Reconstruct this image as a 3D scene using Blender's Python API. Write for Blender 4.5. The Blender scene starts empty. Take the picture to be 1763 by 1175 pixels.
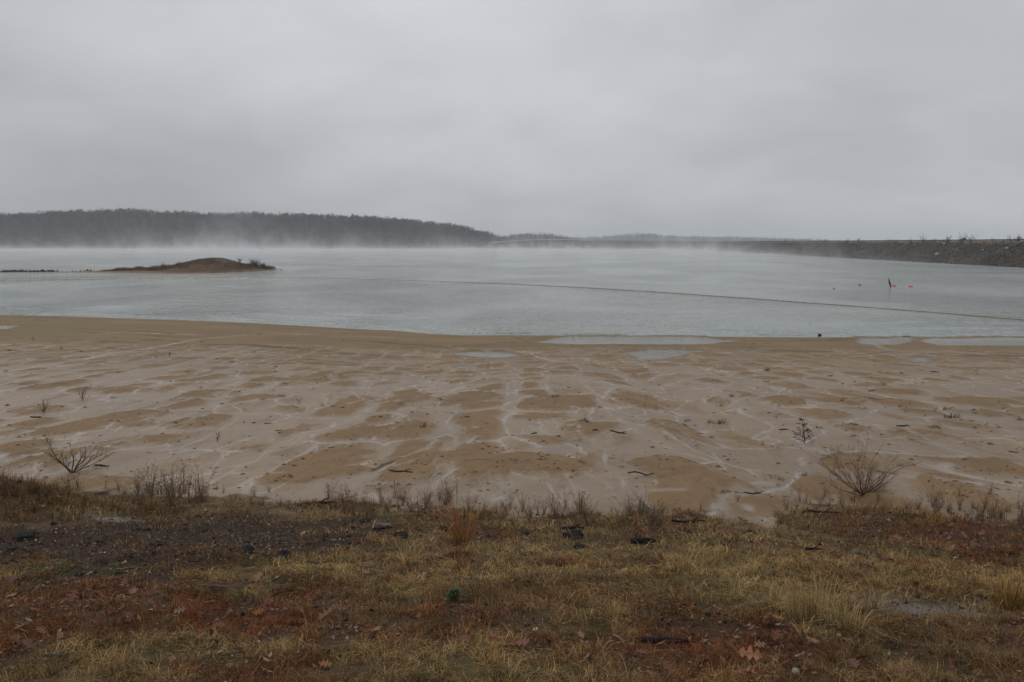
import bpy, math, random
import numpy as np
from mathutils import Vector

random.seed(7)
RNG = np.random.default_rng(11)
SC = bpy.context.scene
COL = SC.collection
R = math.radians

# ------------------------------------------------------------------ camera
CAMZ, F, CX, CY, PITCH = 10.0, 1420.0, 881.5, 587.5, R(6.795)
cam_d = bpy.data.cameras.new('camera')
cam = bpy.data.objects.new('camera', cam_d)
COL.objects.link(cam)
cam.location = (0, 0, CAMZ)
cam.rotation_euler = (math.pi / 2 - PITCH, 0, 0)
cam_d.sensor_width = 36.0
cam_d.lens = 36.0 * F / 1763.0
cam_d.clip_start = 0.1
cam_d.clip_end = 30000
SC.camera = cam

# ------------------------------------------------------------------ view / quality
SC.view_settings.view_transform = 'Standard'
SC.view_settings.look = 'None'
SC.view_settings.exposure = 0.0
SC.view_settings.gamma = 1.0
SC.view_settings.use_curve_mapping = False
SC.render.engine = 'CYCLES'
SC.cycles.volume_max_steps = 512
SC.cycles.max_bounces = 6
SC.cycles.diffuse_bounces = 3
SC.cycles.glossy_bounces = 2
SC.cycles.volume_bounces = 1
SC.cycles.use_denoising = True

# ------------------------------------------------------------------ world: overcast sky
SUN_EL, SUN_AZ = R(48), R(-40)
world = bpy.data.worlds.new('World')
SC.world = world
world.use_nodes = True
NT = world.node_tree
for n in list(NT.nodes):
    NT.nodes.remove(n)


def nd(nt, typ, **kw):
    n = nt.nodes.new(typ)
    for k, v in kw.items():
        setattr(n, k, v)
    return n


def mathn(nt, op, a, b=None, c=None, clamp=False):
    n = nd(nt, 'ShaderNodeMath', operation=op, use_clamp=clamp)
    for i, v in enumerate((a, b, c)):
        if v is None:
            continue
        if isinstance(v, (int, float)):
            n.inputs[i].default_value = v
        else:
            nt.links.new(v, n.inputs[i])
    return n.outputs[0]


def vmath(nt, op, a, b):
    n = nd(nt, 'ShaderNodeVectorMath', operation=op)
    for i, v in enumerate((a, b)):
        if isinstance(v, (tuple, list)):
            n.inputs[i].default_value = v
        else:
            nt.links.new(v, n.inputs[i])
    return n.outputs[0]


def noise(nt, vec, scale, detail=4, rough=0.5, dist=0.0, out='Fac'):
    n = nd(nt, 'ShaderNodeTexNoise')
    nt.links.new(vec, n.inputs['Vector'])
    n.inputs['Scale'].default_value = scale
    n.inputs['Detail'].default_value = detail
    n.inputs['Roughness'].default_value = rough
    n.inputs['Distortion'].default_value = dist
    return n.outputs[out]


def ramp(nt, fac, stops):
    n = nd(nt, 'ShaderNodeValToRGB')
    cr = n.color_ramp
    while len(cr.elements) < len(stops):
        cr.elements.new(0.5)
    for e, (p, c) in zip(cr.elements, stops):
        e.position = p
        e.color = (*c, 1) if len(c) == 3 else c
    nt.links.new(fac, n.inputs[0])
    return n.outputs[0]


def mixc(nt, fac, a, b, mode='MIX'):
    n = nd(nt, 'ShaderNodeMix', data_type='RGBA', blend_type=mode)
    for s, v in ((n.inputs[0], fac), (n.inputs[6], a), (n.inputs[7], b)):
        if isinstance(v, (int, float)):
            s.default_value = v
        elif isinstance(v, (tuple, list)):
            s.default_value = (*v, 1) if len(v) == 3 else v
        else:
            nt.links.new(v, s)
    return n.outputs[2]


# cloud cover is laid on a flat deck above the lake (world directions, not picture space)
tc = nd(NT, 'ShaderNodeTexCoord')
sep = nd(NT, 'ShaderNodeSeparateXYZ')
NT.links.new(tc.outputs['Generated'], sep.inputs[0])
zc = mathn(NT, 'ADD', mathn(NT, 'MAXIMUM', sep.outputs[2], 0.0), 0.30)
comb = nd(NT, 'ShaderNodeCombineXYZ')
NT.links.new(mathn(NT, 'DIVIDE', sep.outputs[0], zc), comb.inputs[0])
NT.links.new(mathn(NT, 'DIVIDE', sep.outputs[1], zc), comb.inputs[1])
deck = vmath(NT, 'ADD', comb.outputs[0], (3.3, 7.1, 0.0))
big = noise(NT, deck, 0.75, 3, 0.5, 0.3)
mid = noise(NT, deck, 2.6, 5, 0.55, 0.4)
cl = mathn(NT, 'ADD', mathn(NT, 'MULTIPLY', big, 0.74), mathn(NT, 'MULTIPLY', mid, 0.26))


def lobe(az, el, sharp, amt):
    """a broad thicker (darker) or thinner (brighter) part of the cloud cover in one direction of the sky"""
    d = (math.sin(R(az)) * math.cos(R(el)), math.cos(R(az)) * math.cos(R(el)), math.sin(R(el)))
    n = nd(NT, 'ShaderNodeVectorMath', operation='DOT_PRODUCT')
    NT.links.new(vmath(NT, 'NORMALIZE', tc.outputs['Generated'], (0, 0, 0)), n.inputs[0])
    n.inputs[1].default_value = d
    return mathn(NT, 'MULTIPLY', mathn(NT, 'EXPONENT', mathn(NT, 'MULTIPLY', mathn(NT, 'SUBTRACT', n.outputs['Value'], 1.0), sharp)), amt)


for lb in (lobe(-10, 17, 14, 0.11), lobe(-31, 6, 38, -0.085), (lobe(-17, 4.5, 120, -0.05)), lobe(15, 5, 45, -0.045), lobe(38, 20, 10, 0.03)):
    cl = mathn(NT, 'ADD', cl, lb)
cloud = ramp(NT, cl, [(0.33, (0.372, 0.390, 0.415)), (0.50, (0.458, 0.475, 0.500)), (0.68, (0.560, 0.575, 0.60))])
# an overcast sky is brighter overhead than at the horizon
zen = mathn(NT, 'ADD', 0.95, mathn(NT, 'MULTIPLY', mathn(NT, 'POWER', mathn(NT, 'MAXIMUM', sep.outputs[2], 0.0), 0.8), 0.75))
zcol = nd(NT, 'ShaderNodeCombineXYZ')
for i in range(3):
    NT.links.new(zen, zcol.inputs[i])
cloud2 = mixc(NT, 1.0, cloud, zcol.outputs[0], 'MULTIPLY')
sky = nd(NT, 'ShaderNodeTexSky', sky_type='NISHITA', sun_disc=False, sun_elevation=SUN_EL, sun_rotation=SUN_AZ,
         air_density=1.5, dust_density=6.0, ozone_density=1.0)
hs = nd(NT, 'ShaderNodeHueSaturation')
hs.inputs['Saturation'].default_value = 0.25
NT.links.new(sky.outputs[0], hs.inputs['Color'])
bg1 = nd(NT, 'ShaderNodeBackground')
bg1.inputs['Strength'].default_value = 0.05
NT.links.new(hs.outputs[0], bg1.inputs['Color'])
bg2 = nd(NT, 'ShaderNodeBackground')
bg2.inputs['Strength'].default_value = 1.0
NT.links.new(cloud2, bg2.inputs['Color'])
mx = nd(NT, 'ShaderNodeMixShader')
mx.inputs[0].default_value = 0.93
NT.links.new(bg1.outputs[0], mx.inputs[1])
NT.links.new(bg2.outputs[0], mx.inputs[2])
wo = nd(NT, 'ShaderNodeOutputWorld')
NT.links.new(mx.outputs[0], wo.inputs['Surface'])

# the veiled sun: weak and very wide
sun_d = bpy.data.lights.new('sun', 'SUN')
sun_d.energy = 0.5
sun_d.angle = R(70)
sun_d.color = (1.0, 0.975, 0.94)
sun = bpy.data.objects.new('sun', sun_d)
COL.objects.link(sun)
sdir = Vector((math.sin(SUN_AZ) * math.cos(SUN_EL), math.cos(SUN_AZ) * math.cos(SUN_EL), math.sin(SUN_EL)))
sun.rotation_euler = sdir.to_track_quat('Z', 'Y').to_euler()
sun.location = (0, 0, 80)


# ------------------------------------------------------------------ helpers
def tag(o, label=None, cat=None, group=None, kind=None):
    if label:
        o['label'] = label
    if cat:
        o['category'] = cat
    if group:
        o['group'] = group
    if kind:
        o['kind'] = kind
    return o


def empty(name, loc=(0, 0, 0), rz=0.0):
    o = bpy.data.objects.new(name, None)
    COL.objects.link(o)
    o.location = loc
    o.rotation_euler = (0, 0, rz)
    return o


def mesh_np(name, V, faces, mat, parent=None, smooth=False, attrs=None, loc=None):
    """V (n,3); faces: list of index arrays, each (k, 3) or (k, 4)."""
    me = bpy.data.meshes.new(name)
    V = np.asarray(V, dtype=np.float32)
    faces = [np.asarray(f, dtype=np.int32) for f in faces if len(f)]
    me.vertices.add(len(V))
    me.vertices.foreach_set('co', V.ravel())
    nl = sum(f.size for f in faces)
    npoly = sum(len(f) for f in faces)
    me.loops.add(nl)
    me.polygons.add(npoly)
    li = np.concatenate([f.ravel() for f in faces])
    tot = np.concatenate([np.full(len(f), f.shape[1], np.int32) for f in faces])
    st = np.concatenate([[0], np.cumsum(tot)[:-1]]).astype(np.int32)
    me.loops.foreach_set('vertex_index', li)
    me.polygons.foreach_set('loop_start', st)
    me.polygons.foreach_set('loop_total', tot)
    if smooth:
        me.polygons.foreach_set('use_smooth', np.ones(npoly, bool))
    me.update(calc_edges=True)
    for an, arr in (attrs or {}).items():
        arr = np.asarray(arr, dtype=np.float32)
        if arr.ndim == 2:
            a = me.color_attributes.new(an, 'FLOAT_COLOR', 'POINT')
            if arr.shape[1] == 3:
                arr = np.concatenate([arr, np.ones((len(arr), 1), np.float32)], 1)
            a.data.foreach_set('color', arr.ravel())
        else:
            a = me.attributes.new(an, 'FLOAT', 'POINT')
            a.data.foreach_set('value', arr)
    if mat:
        me.materials.append(mat)
    o = bpy.data.objects.new(name, me)
    COL.objects.link(o)
    if parent:
        o.parent = parent
    if loc is not None:
        o.location = loc
    return o


class MB:
    """Collects verts / faces / colours for one mesh object."""

    def __init__(self):
        self.V, self.Q, self.T, self.C, self.n = [], [], [], [], 0

    def add(self, V, quads=(), tris=(), col=(0.1, 0.1, 0.1)):
        V = np.asarray(V, dtype=np.float64).reshape(-1, 3)
        if len(quads):
            self.Q.append(np.asarray(quads, int) + self.n)
        if len(tris):
            self.T.append(np.asarray(tris, int) + self.n)
        c = np.asarray(col, float)
        if c.ndim == 1:
            c = np.tile(c, (len(V), 1))
        self.V.append(V)
        self.C.append(c)
        self.n += len(V)

    def tube(self, pts, rad, k=5, col=(0.1, 0.1, 0.1), cap=True):
        pts = np.asarray(pts, float)
        m = len(pts)
        rad = np.broadcast_to(np.asarray(rad, float), (m,))
        t = np.gradient(pts, axis=0)
        t /= np.linalg.norm(t, axis=1)[:, None] + 1e-9
        ref = np.array([0.13, 0.31, 1.0]) if abs(t[:, 2]).mean() < 0.8 else np.array([1.0, 0.2, 0.1])
        a = np.cross(t, ref)
        a /= np.linalg.norm(a, axis=1)[:, None] + 1e-9
        b = np.cross(t, a)
        th = np.arange(k) * 2 * math.pi / k
        V = pts[:, None, :] + rad[:, None, None] * (np.cos(th)[None, :, None] * a[:, None, :] + np.sin(th)[None, :, None] * b[:, None, :])
        V = V.reshape(-1, 3)
        q = []
        for i in range(m - 1):
            for j in range(k):
                q.append((i * k + j, i * k + (j + 1) % k, (i + 1) * k + (j + 1) % k, (i + 1) * k + j))
        tr = []
        if cap:
            V = np.vstack([V, pts[0], pts[-1]])
            for j in range(k):
                tr.append((m * k, (j + 1) % k, j))
                tr.append((m * k + 1, (m - 1) * k + j, (m - 1) * k + (j + 1) % k))
        self.add(V, q, tr, col)

    def box(self, c, s, rz=0.0, col=(0.1, 0.1, 0.1)):
        x, y, z = np.array(s) / 2.0
        V = np.array([(sx * x, sy * y, sz * z) for sz in (-1, 1) for sx, sy in ((-1, -1), (1, -1), (1, 1), (-1, 1))])
        cr, sr = math.cos(rz), math.sin(rz)
        V = np.stack([V[:, 0] * cr - V[:, 1] * sr, V[:, 0] * sr + V[:, 1] * cr, V[:, 2]], 1) + np.array(c)
        self.add(V, [(0, 3, 2, 1), (4, 5, 6, 7), (0, 1, 5, 4), (1, 2, 6, 5), (2, 3, 7, 6), (3, 0, 4, 7)], (), col)

    def build(self, name, mat, parent=None, loc=None, smooth=False):
        V = np.concatenate(self.V)
        C = np.concatenate(self.C)
        fs = []
        if self.Q:
            fs.append(np.concatenate(self.Q))
        if self.T:
            fs.append(np.concatenate(self.T))
        return mesh_np(name, V, fs, mat, parent, smooth, {'tint': C}, loc)


def hsh(ix, iy, seed):
    h = (ix.astype(np.int64) * 374761393 + iy.astype(np.int64) * 668265263 + seed * 1442695041) & 0xffffffff
    h = ((h ^ (h >> 13)) * 1274126177) & 0xffffffff
    h = ((h ^ (h >> 16)) * 2246822519) & 0xffffffff
    return ((h ^ (h >> 15)) & 0xffffff) / float(0xffffff)


def vn(x, y, seed=0):
    x0, y0 = np.floor(x), np.floor(y)
    fx, fy = x - x0, y - y0
    fx = fx * fx * fx * (fx * (fx * 6 - 15) + 10)
    fy = fy * fy * fy * (fy * (fy * 6 - 15) + 10)
    a, b = hsh(x0, y0, seed), hsh(x0 + 1, y0, seed)
    c, d = hsh(x0, y0 + 1, seed), hsh(x0 + 1, y0 + 1, seed)
    return ((a + (b - a) * fx) * (1 - fy) + (c + (d - c) * fx) * fy) * 2 - 1


def fbm(x, y, oct=4, seed=0, gain=0.5):
    s, a, t = 0, 1.0, 0
    for i in range(oct):
        ca, sa = math.cos(i * 1.3), math.sin(i * 1.3)
        s = s + a * vn((x * ca - y * sa) * 2 ** i + 17.3 * i, (x * sa + y * ca) * 2 ** i - 9.1 * i, seed + i)
        t += a
        a *= gain
    return s / t


def sst(a, b, x):
    t = np.clip((x - a) / (b - a), 0, 1)
    return t * t * (3 - 2 * t)


def ray(px, py):
    a, b = (px - CX) / F, (py - CY) / F
    return np.array([a, math.cos(PITCH) - b * math.sin(PITCH), -math.sin(PITCH) - b * math.cos(PITCH)])


def on_z(px, py, z=0.0):
    d = ray(px, py)
    return np.array([0, 0, CAMZ]) + d * (z - CAMZ) / d[2]


def at_y(px, py, Y):
    d = ray(px, py)
    return np.array([0, 0, CAMZ]) + d * Y / d[1]


# ------------------------------------------------------------------ ground relief
BANK0, BANKS = 8.3, 0.2
_sh = [(-400, 538), (0, 543), (120, 545), (200, 548), (300, 551), (400, 555), (500, 560), (600, 566), (680, 570), (740, 575.5), (800, 578.5), (870, 578),
       (1000, 579), (1163, 580.5), (1300, 581), (1500, 582), (1763, 583.5), (2200, 585)]
_shw = np.array([on_z(a, b, 0.0)[:2] for a, b in _sh])
_ed = [(-300, 838), (0, 846), (120, 850), (230, 852), (350, 852), (420, 850), (520, 862), (640, 866), (760, 872), (900, 886), (1020, 884), (1150, 890), (1250, 893),
       (1330, 888), (1400, 866), (1500, 866), (1600, 880), (1763, 893), (2000, 893)]


def _edge_pt(px, py):
    d = ray(px, py)
    # 10 + d.z t = BANK0 - BANKS d.y t
    t = (CAMZ - BANK0) / (-d[2] - BANKS * d[1])
    return (d[0] * t, d[1] * t)


_edw = np.array([_edge_pt(a, b) for a, b in _ed])


def z_base(X, Y):
    Ye = np.interp(X, _edw[:, 0], _edw[:, 1])
    Ys = np.interp(X, _shw[:, 0], _shw[:, 1])
    bank = BANK0 - BANKS * Y
    ze = BANK0 - BANKS * Ye - 0.06
    t = (Y - Ye) / (Ys - Ye)
    beach = ze * (1 - t)
    lake = np.maximum(-(Y - Ys) * 0.055, -2.6)
    k = sst(-0.25, 0.25, Y - Ye)
    z = bank * (1 - k) + beach * k
    # hummock at the left end of the grassy bank
    z = z + 0.58 * np.exp(-(((X + 8.3) / 1.5) ** 2 + ((Y - 12.4) / 1.0) ** 2)) * 1.0
    return np.where(Y > Ys, lake, z), Ye, Ys


def on_ground(px, py):
    d = ray(px, py)
    ts = np.concatenate([np.linspace(2.5, 20, 200), np.linspace(20, 140, 500)])
    X, Y, Z = d[0] * ts, d[1] * ts, CAMZ + d[2] * ts
    zb = z_base(X, Y)[0]
    s = np.nonzero(Z < zb)[0]
    i = s[0] if len(s) else len(ts) - 1
    if i == 0:
        return np.array([X[0], Y[0], zb[0]])
    g0, g1 = Z[i - 1] - zb[i - 1], Z[i] - zb[i]
    f = g0 / (g0 - g1 + 1e-12)
    t = ts[i - 1] + f * (ts[i] - ts[i - 1])
    return np.array([d[0] * t, d[1] * t, CAMZ + d[2] * t])


def pscale(px, py):
    """metres per photo pixel across, and along the ground in depth, at that place on the ground"""
    p = on_ground(px, py)
    a = on_ground(px, py - 1.5)
    b = on_ground(px, py + 1.5)
    return p, p[1] / F, abs(a[1] - b[1]) / 3.0


# traced features: mounds (px, py, rx, ry, amount), rills (polyline, half width m, amount)
MOUNDS = [(555, 797, 90, 21, 1.3), (735, 792, 58, 15, 1.1), (870, 801, 80, 20, 1.4), (970, 808, 50, 22, 1.3), (1150, 805, 80, 20, 1.5), (1230, 845, 110, 35, 1.2),
          (705, 687, 48, 12, 1.2), (805, 685, 62, 11, 1.2), (830, 737, 55, 21, 1.2), (615, 690, 50, 10, 1.0), (600, 745, 55, 12, 0.8), (700, 742, 55, 17, 1.1), (80, 667, 60, 6, 1.1), (200, 671, 45, 6, 1.0),
          (265, 673, 40, 7, 1.0), (360, 680, 60, 9, 1.0), (345, 726, 45, 14, 1.0), (230, 716, 60, 13, 0.9), (150, 730, 60, 14, 0.5), (1360, 689, 42, 7, 1.2), (1450, 688, 28, 6, 1.1), (1515, 690, 40, 8, 1.0), (1240, 690, 20, 8, 1.2),
          (1100, 690, 50, 11, 1.1), (960, 692, 65, 13, 1.1), (1165, 740, 55, 18, 0.9), (1000, 740, 45, 18, 0.7), (1460, 735, 30, 10, 1.2), (1590, 748, 60, 13, 1.0), (1460, 800, 45, 18, 1.5), (1420, 845, 60, 18, 1.3),
          (1690, 690, 45, 9, 1.0), (1640, 830, 50, 14, 0.8), (1730, 800, 60, 18, 0.7), (120, 835, 160, 20, 1.0), (110, 785, 110, 16, 0.7), (230, 760, 70, 12, 0.8), (40, 745, 60, 10, 0.6),
          (330, 650, 70, 8, 0.6), (520, 655, 60, 8, 0.7), (455, 775, 60, 12, 0.6), (620, 810, 40, 10, 0.8), (530, 740, 35, 10, 0.7), (1030, 845, 60, 16, -0.6), (470, 845, 120, 18, -1.0)]
RILLS = [([(1232, 884), (1245, 868), (1262, 857), (1320, 850), (1365, 838), (1383, 818), (1385, 790), (1400, 765), (1440, 735), (1490, 715), (1520, 700)], 0.30, 1.9),
         ([(1400, 765), (1365, 740), (1320, 722), (1290, 705), (1265, 690), (1225, 668), (1190, 660)], 0.35, 1.5),
         ([(885, 645), (905, 655), (888, 668), (880, 690), (893, 705), (872, 735), (895, 755), (940, 772), (1000, 790)], 0.28, 1.5),
         ([(1035, 655), (1060, 668), (1040, 690), (1050, 708), (1092, 735), (1105, 755), (1165, 775)], 0.30, 1.5),
         ([(770, 596), (805, 601), (850, 606), (910, 609), (960, 622)], 0.45, 1.4),
         ([(1500, 590), (1518, 598), (1545, 604), (1620, 606), (1700, 609), (1800, 613)], 0.40, 1.8),
         ([(1763, 745), (1700, 722), (1650, 700), (1600, 690), (1560, 680)], 0.38, 1.4),
         ([(1700, 790), (1640, 768), (1590, 750), (1540, 722), (1500, 712)], 0.26, 1.0),
         ([(0, 640), (90, 628), (180, 612), (260, 600), (340, 584), (420, 577), (540, 576)], 0.40, 1.5),
         ([(0, 700), (120, 668), (250, 640), (380, 615), (440, 600)], 0.50, 1.2),
         ([(0, 722), (120, 708), (200, 690), (300, 655), (390, 640)], 0.45, 1.2),
         ([(130, 760), (250, 740), (330, 710), (390, 685), (420, 655), (400, 630)], 0.35, 1.2),
         ([(330, 820), (430, 795), (480, 770), (560, 735), (620, 715), (645, 690), (620, 650)], 0.35, 1.1),
         ([(560, 835), (640, 810), (720, 775), (770, 745), (760, 710), (770, 680), (730, 655)], 0.32, 1.1),
         ([(630, 830), (760, 838), (900, 845), (1050, 850), (1180, 850)], 0.45, 0.9),
         ([(1180, 660), (1200, 675), (1240, 678), (1300, 665)], 0.35, 1.0),
         ([(150, 575.5), (215, 574), (290, 575), (350, 577)], 0.5, 1.3),
         ([(1600, 870), (1640, 880), (1700, 890)], 0.3, 0.8),
         ([(0, 655), (60, 650), (140, 640), (220, 630)], 0.3, 0.7)]
DAMP = [  # dark sodden seams under the little cut banks and at old water lines
    ([(560, 576.5), (625, 578.5), (690, 580.5), (765, 582.5), (800, 583)], 0.55), ([(1070, 806), (1088, 817), (1110, 824), (1135, 829)], 0.10), ([(130, 566), (210, 571), (280, 574), (300, 575)], 0.35), ([(330, 573), (420, 575.5), (470, 576)], 0.25),
    ([(1420, 787), (1450, 787.5), (1482, 789)], 0.09), ([(1385, 812), (1410, 813), (1440, 812)], 0.06), ([(1440, 611), (1490, 610.5), (1535, 606)], 0.22), ([(1640, 604), (1720, 609), (1763, 611)], 0.20), ([(1500, 812), (1530, 816), (1550, 817)], 0.10),
    ([(1240, 854), (1262, 850), (1295, 849)], 0.06), ([(1212, 882), (1230, 879), (1252, 878)], 0.06), ([(1340, 686), (1365, 684), (1400, 689)], 0.10), ([(1455, 684), (1490, 684), (1515, 690)], 0.08), ([(0, 664), (60, 662), (120, 664)], 0.12), ([(690, 792), (660, 800), (640, 812)], 0.07),
    ([(1000, 800), (1010, 810), (995, 818)], 0.06), ([(800, 800), (830, 797), (850, 799)], 0.05), ([(1680, 685), (1720, 689), (1763, 694)], 0.10), ([(20, 605), (70, 607), (110, 604)], 0.3), ([(700, 634), (760, 636)], 0.15)]
PUDDLES = [  # outline in photo pixels; each one is level water behind the low berm
    [(918, 587.5), (985, 585.2), (1100, 585.4), (1200, 586.0), (1272, 588.4), (1180, 591.0), (1060, 590.8), (960, 589.8)],
    [(1478, 587.6), (1500, 586.6), (1552, 586.8), (1560, 588.6), (1520, 591.6), (1488, 590.2)],
    [(1578, 588.6), (1600, 587.8), (1700, 587.2), (1800, 587.6), (1800, 592.5), (1700, 593.0), (1620, 591.8)],
    [(1060, 610.5), (1110, 608.4), (1170, 607.8), (1214, 608.4), (1180, 612.0), (1110, 614.0)],
    [(800, 611.5), (850, 609.6), (872, 611.4), (840, 614.0)],
    [(0, 563.5), (20, 562.6), (38, 563.6), (20, 565)],
    [(1560, 618.4), (1576, 617.6), (1584, 619.2), (1570, 620.2)],
]


def poly_sd(X, Y, P):
    """signed distance to polygon, negative inside"""
    P = np.asarray(P)
    d = np.full(X.shape, 1e9)
    ins = np.zeros(X.shape, bool)
    for i in range(len(P)):
        a, b = P[i - 1], P[i]
        e = b - a
        wx, wy = X - a[0], Y - a[1]
        t = np.clip((wx * e[0] + wy * e[1]) / (e @ e), 0, 1)
        d = np.minimum(d, np.hypot(wx - e[0] * t, wy - e[1] * t))
        c = ((a[1] > Y) != (b[1] > Y)) & (X < (b[0] - a[0]) * (Y - a[1]) / (b[1] - a[1] + 1e-12) + a[0])
        ins ^= c
    return np.where(ins, -d, d)


def seg_d(X, Y, P):
    d = np.full(X.shape, 1e9)
    for a, b in zip(P[:-1], P[1:]):
        e = b - a
        wx, wy = X - a[0], Y - a[1]
        t = np.clip((wx * e[0] + wy * e[1]) / (e @ e), 0, 1)
        d = np.minimum(d, np.hypot(wx - e[0] * t, wy - e[1] * t))
    return d


_mw = []
for a, b, rx, ry, am in MOUNDS:
    p, sx, sy = pscale(a, b)
    _mw.append((p[0], p[1], 0.84 * rx * sx, 0.84 * ry * sy, am))
_rw = [(np.array([on_ground(a, b)[:2] for a, b in P]), w, am) for P, w, am in RILLS]
_gaps = [(_edge_pt(px, 885)[0], w, a) for px, w, a in ((1288, 0.42, 1.3), (430, 0.7, 0.75), (1395, 0.25, 0.4), (905, 0.35, 0.5), (1045, 0.3, 0.6), (690, 0.5, 0.45), (1600, 0.5, 0.5), (560, 0.3, 0.3))]
_dw = [(np.array([on_ground(a, b)[:2] for a, b in P]), w) for P, w in DAMP]
_pw = []
for P in PUDDLES:
    W = np.array([on_ground(a, b) for a, b in P])
    _pw.append((W[:, :2], float(W[:, 2].mean())))


def cells(x, y, seed):
    """jittered cells: nearest distance gap (0 on the borders between cells) and a random value per cell"""
    ix, iy = np.floor(x), np.floor(y)
    f1 = np.full(x.shape, 9.0)
    f2 = np.full(x.shape, 9.0)
    val = np.zeros(x.shape)
    for dx_ in (-1, 0, 1):
        for dy_ in (-1, 0, 1):
            cx_, cy_ = ix + dx_, iy + dy_
            d = np.hypot(cx_ + 0.15 + 0.7 * hsh(cx_, cy_, seed) - x, cy_ + 0.15 + 0.7 * hsh(cx_, cy_, seed + 1) - y)
            nw = d < f1
            f2 = np.where(nw, f1, np.minimum(f2, d))
            val = np.where(nw, hsh(cx_, cy_, seed + 2), val)
            f1 = np.where(nw, d, f1)
    return f2 - f1, val


def bank_gap(X):
    """little gullies where sand and runoff cut back into the grassy bank"""
    g = 0.0
    for x0, w, a in _gaps:
        g = g + a * np.exp(-((X - x0) / w) ** 2)
    return g


def relief(X, Y):
    """height, dryness (1 = raised mound, 0 = wet rill), t, Ye, Ys"""
    zb, Ye, Ys = z_base(X, Y)
    wx = 0.9 * fbm(X / 2.6, Y / 5.0, 3, 31)
    wy = 1.6 * fbm(X / 3.1, Y / 5.5, 3, 37)
    n = fbm((X + wx) / 1.05, (Y + wy) / 2.6, 5, 5, 0.58)
    n2 = fbm((X + wx) / 0.45, (Y + wy) / 1.3, 3, 15)
    far = sst(34, 52, Y)
    n3 = fbm((X + 0.5 * wx) / 0.16, (Y + 0.5 * wy) / 0.34, 3, 25)
    st_ = fbm((X + 0.55 * wx + 0.03 * Y) / 0.42, (Y + wy) / 8.0, 4, 45)   # fine flow streaks
    ce, cv = cells((X + 0.55 * wx + 0.10 * n2) / 1.75, (Y + 0.6 * wy + 0.2 * n2) / 2.9, 301)
    ce = ce + 0.07 * n2 + 0.05 * n3
    md = sst(0.05, 0.62, ce) * sst(0.18, 0.75, cv)
    D = n * 0.26 + 0.24 * n2 + 0.15 * n3 - 0.22 + 0.85 * md
    D = D * (1 - 0.30 * far) + 0.16 * far
    sm = sst(60, 69, Y + 2.0 * wy)            # smooth firm sand along the shore
    lw = sst(-2, -9, X + 0.28 * Y * 0.6) * sst(70, 40, Y)  # more water runs over the left part
    D = D - 0.10 * lw + st_ * (0.08 + 0.30 * lw + 0.16 * sst(22, 34, Y)) * (1 - sm)
    D = D * (1 - 0.8 * sm) + 0.42 * sm
    for mx_, my_, rx, ry, am in _mw:
        m = (np.abs(X - mx_) < 2.4 * rx) & (np.abs(Y - my_) < 2.6 * ry)
        if m.any():
            ex_ = (X[m] + 0.22 * wx[m] + 0.26 * n2[m] + 0.08 * n3[m] - mx_) / rx
            ey_ = (Y[m] + 0.16 * wy[m] + 0.35 * n2[m] + 0.10 * n3[m] - my_) / ry
            r_ = np.sqrt(ex_ ** 2 + ey_ ** 2)
            k = sst(-0.5, 0.5, ey_)           # the downstream rim is cut sharp, the near side fades out
            D[m] += am * 0.66 * (1 + 0.5 * n3[m] + 0.4 * n2[m]) * (k * sst(1.15, 0.88, r_) + (1 - k) * sst(1.75, 0.25, r_))
    # thin braided rills between the mounds
    rn = np.abs(fbm((X + 1.3 * wx) / 1.7, (Y + wy) / 6.0, 4, 77))
    rn2 = np.abs(fbm((X + wx) / 0.75, (Y + wy) / 2.2, 4, 79))
    pm = sst(-0.15, 0.35, fbm(X / 4.0, Y / 7.0, 2, 78))
    rill = np.maximum(0.80 * np.maximum(np.exp(-(rn / 0.035) ** 2), np.exp(-(np.maximum(ce, 0) / 0.085) ** 2) * sst(-0.50, 0.20, n2 + 0.6 * n)), 0.62 * pm * np.exp(-(rn2 / 0.045) ** 2)) * sst(0.62, 0.05, D) * (1 - 0.25 * far) * (1 - 0.9 * sm)
    for P, w, am in _rw:
        lo, hi = P.min(0) - 4 * w - 1, P.max(0) + 4 * w + 1
        m = (X > lo[0]) & (X < hi[0]) & (Y > lo[1]) & (Y < hi[1])
        if m.any():
            d = seg_d(X[m] + 0.40 * wx[m] + 0.22 * n2[m] + 0.08 * n3[m], Y[m] + 0.30 * wy[m] + 0.2 * n2[m], P) * (1 + 0.6 * n2[m])
            g_ = np.exp(-(d / (0.33 * w)) ** 2)
            g_ = g_ * np.clip(0.72 + 1.1 * n2[m] + 0.5 * fbm(X[m] / 1.3, Y[m] / 2.0, 2, 47), 0.15, 1.0)
            rill[m] = np.maximum(rill[m], np.minimum(1, 0.62 * am) * g_)
            D[m] -= 0.36 * am * np.exp(-(d / w) ** 2)
    # the sand right below the bank is smoother
    dry = sst(-0.42, 0.86, D)
    beach = sst(0.1, 0.9, Y - Ye) * sst(0.0, 4.0, Ys - Y)
    fine = fbm(X / 0.22, Y / 0.30, 3, 3)
    z = zb + beach * (0.070 * dry * (1 - 0.35 * far) - 0.022 * rill + 0.010 * fine * dry + 0.05 * fbm(X / 6.0, Y / 9.0, 2, 41))
    inland = sst(0.3, -0.5, Y - Ye)
    z = z + inland * (0.07 * fbm(X / 1.1, Y / 1.1, 4, 8) + 0.018 * fbm(X / 0.16, Y / 0.16, 3, 9))
    # long low ridges and a step in the sand by the shore
    z = z + 0.05 * beach * far * fbm(X / 14.0, Y / 3.0, 3, 51) * (1 - 0.5 * sm)
    z = z + 0.055 * sst(7, 0.5, np.abs(Ys - Y)) * fbm(X / 5.0, Y / 2.5, 4, 53)
    near = sst(9, 2.5, Ys - Y) * (Ys > Y)
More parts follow.
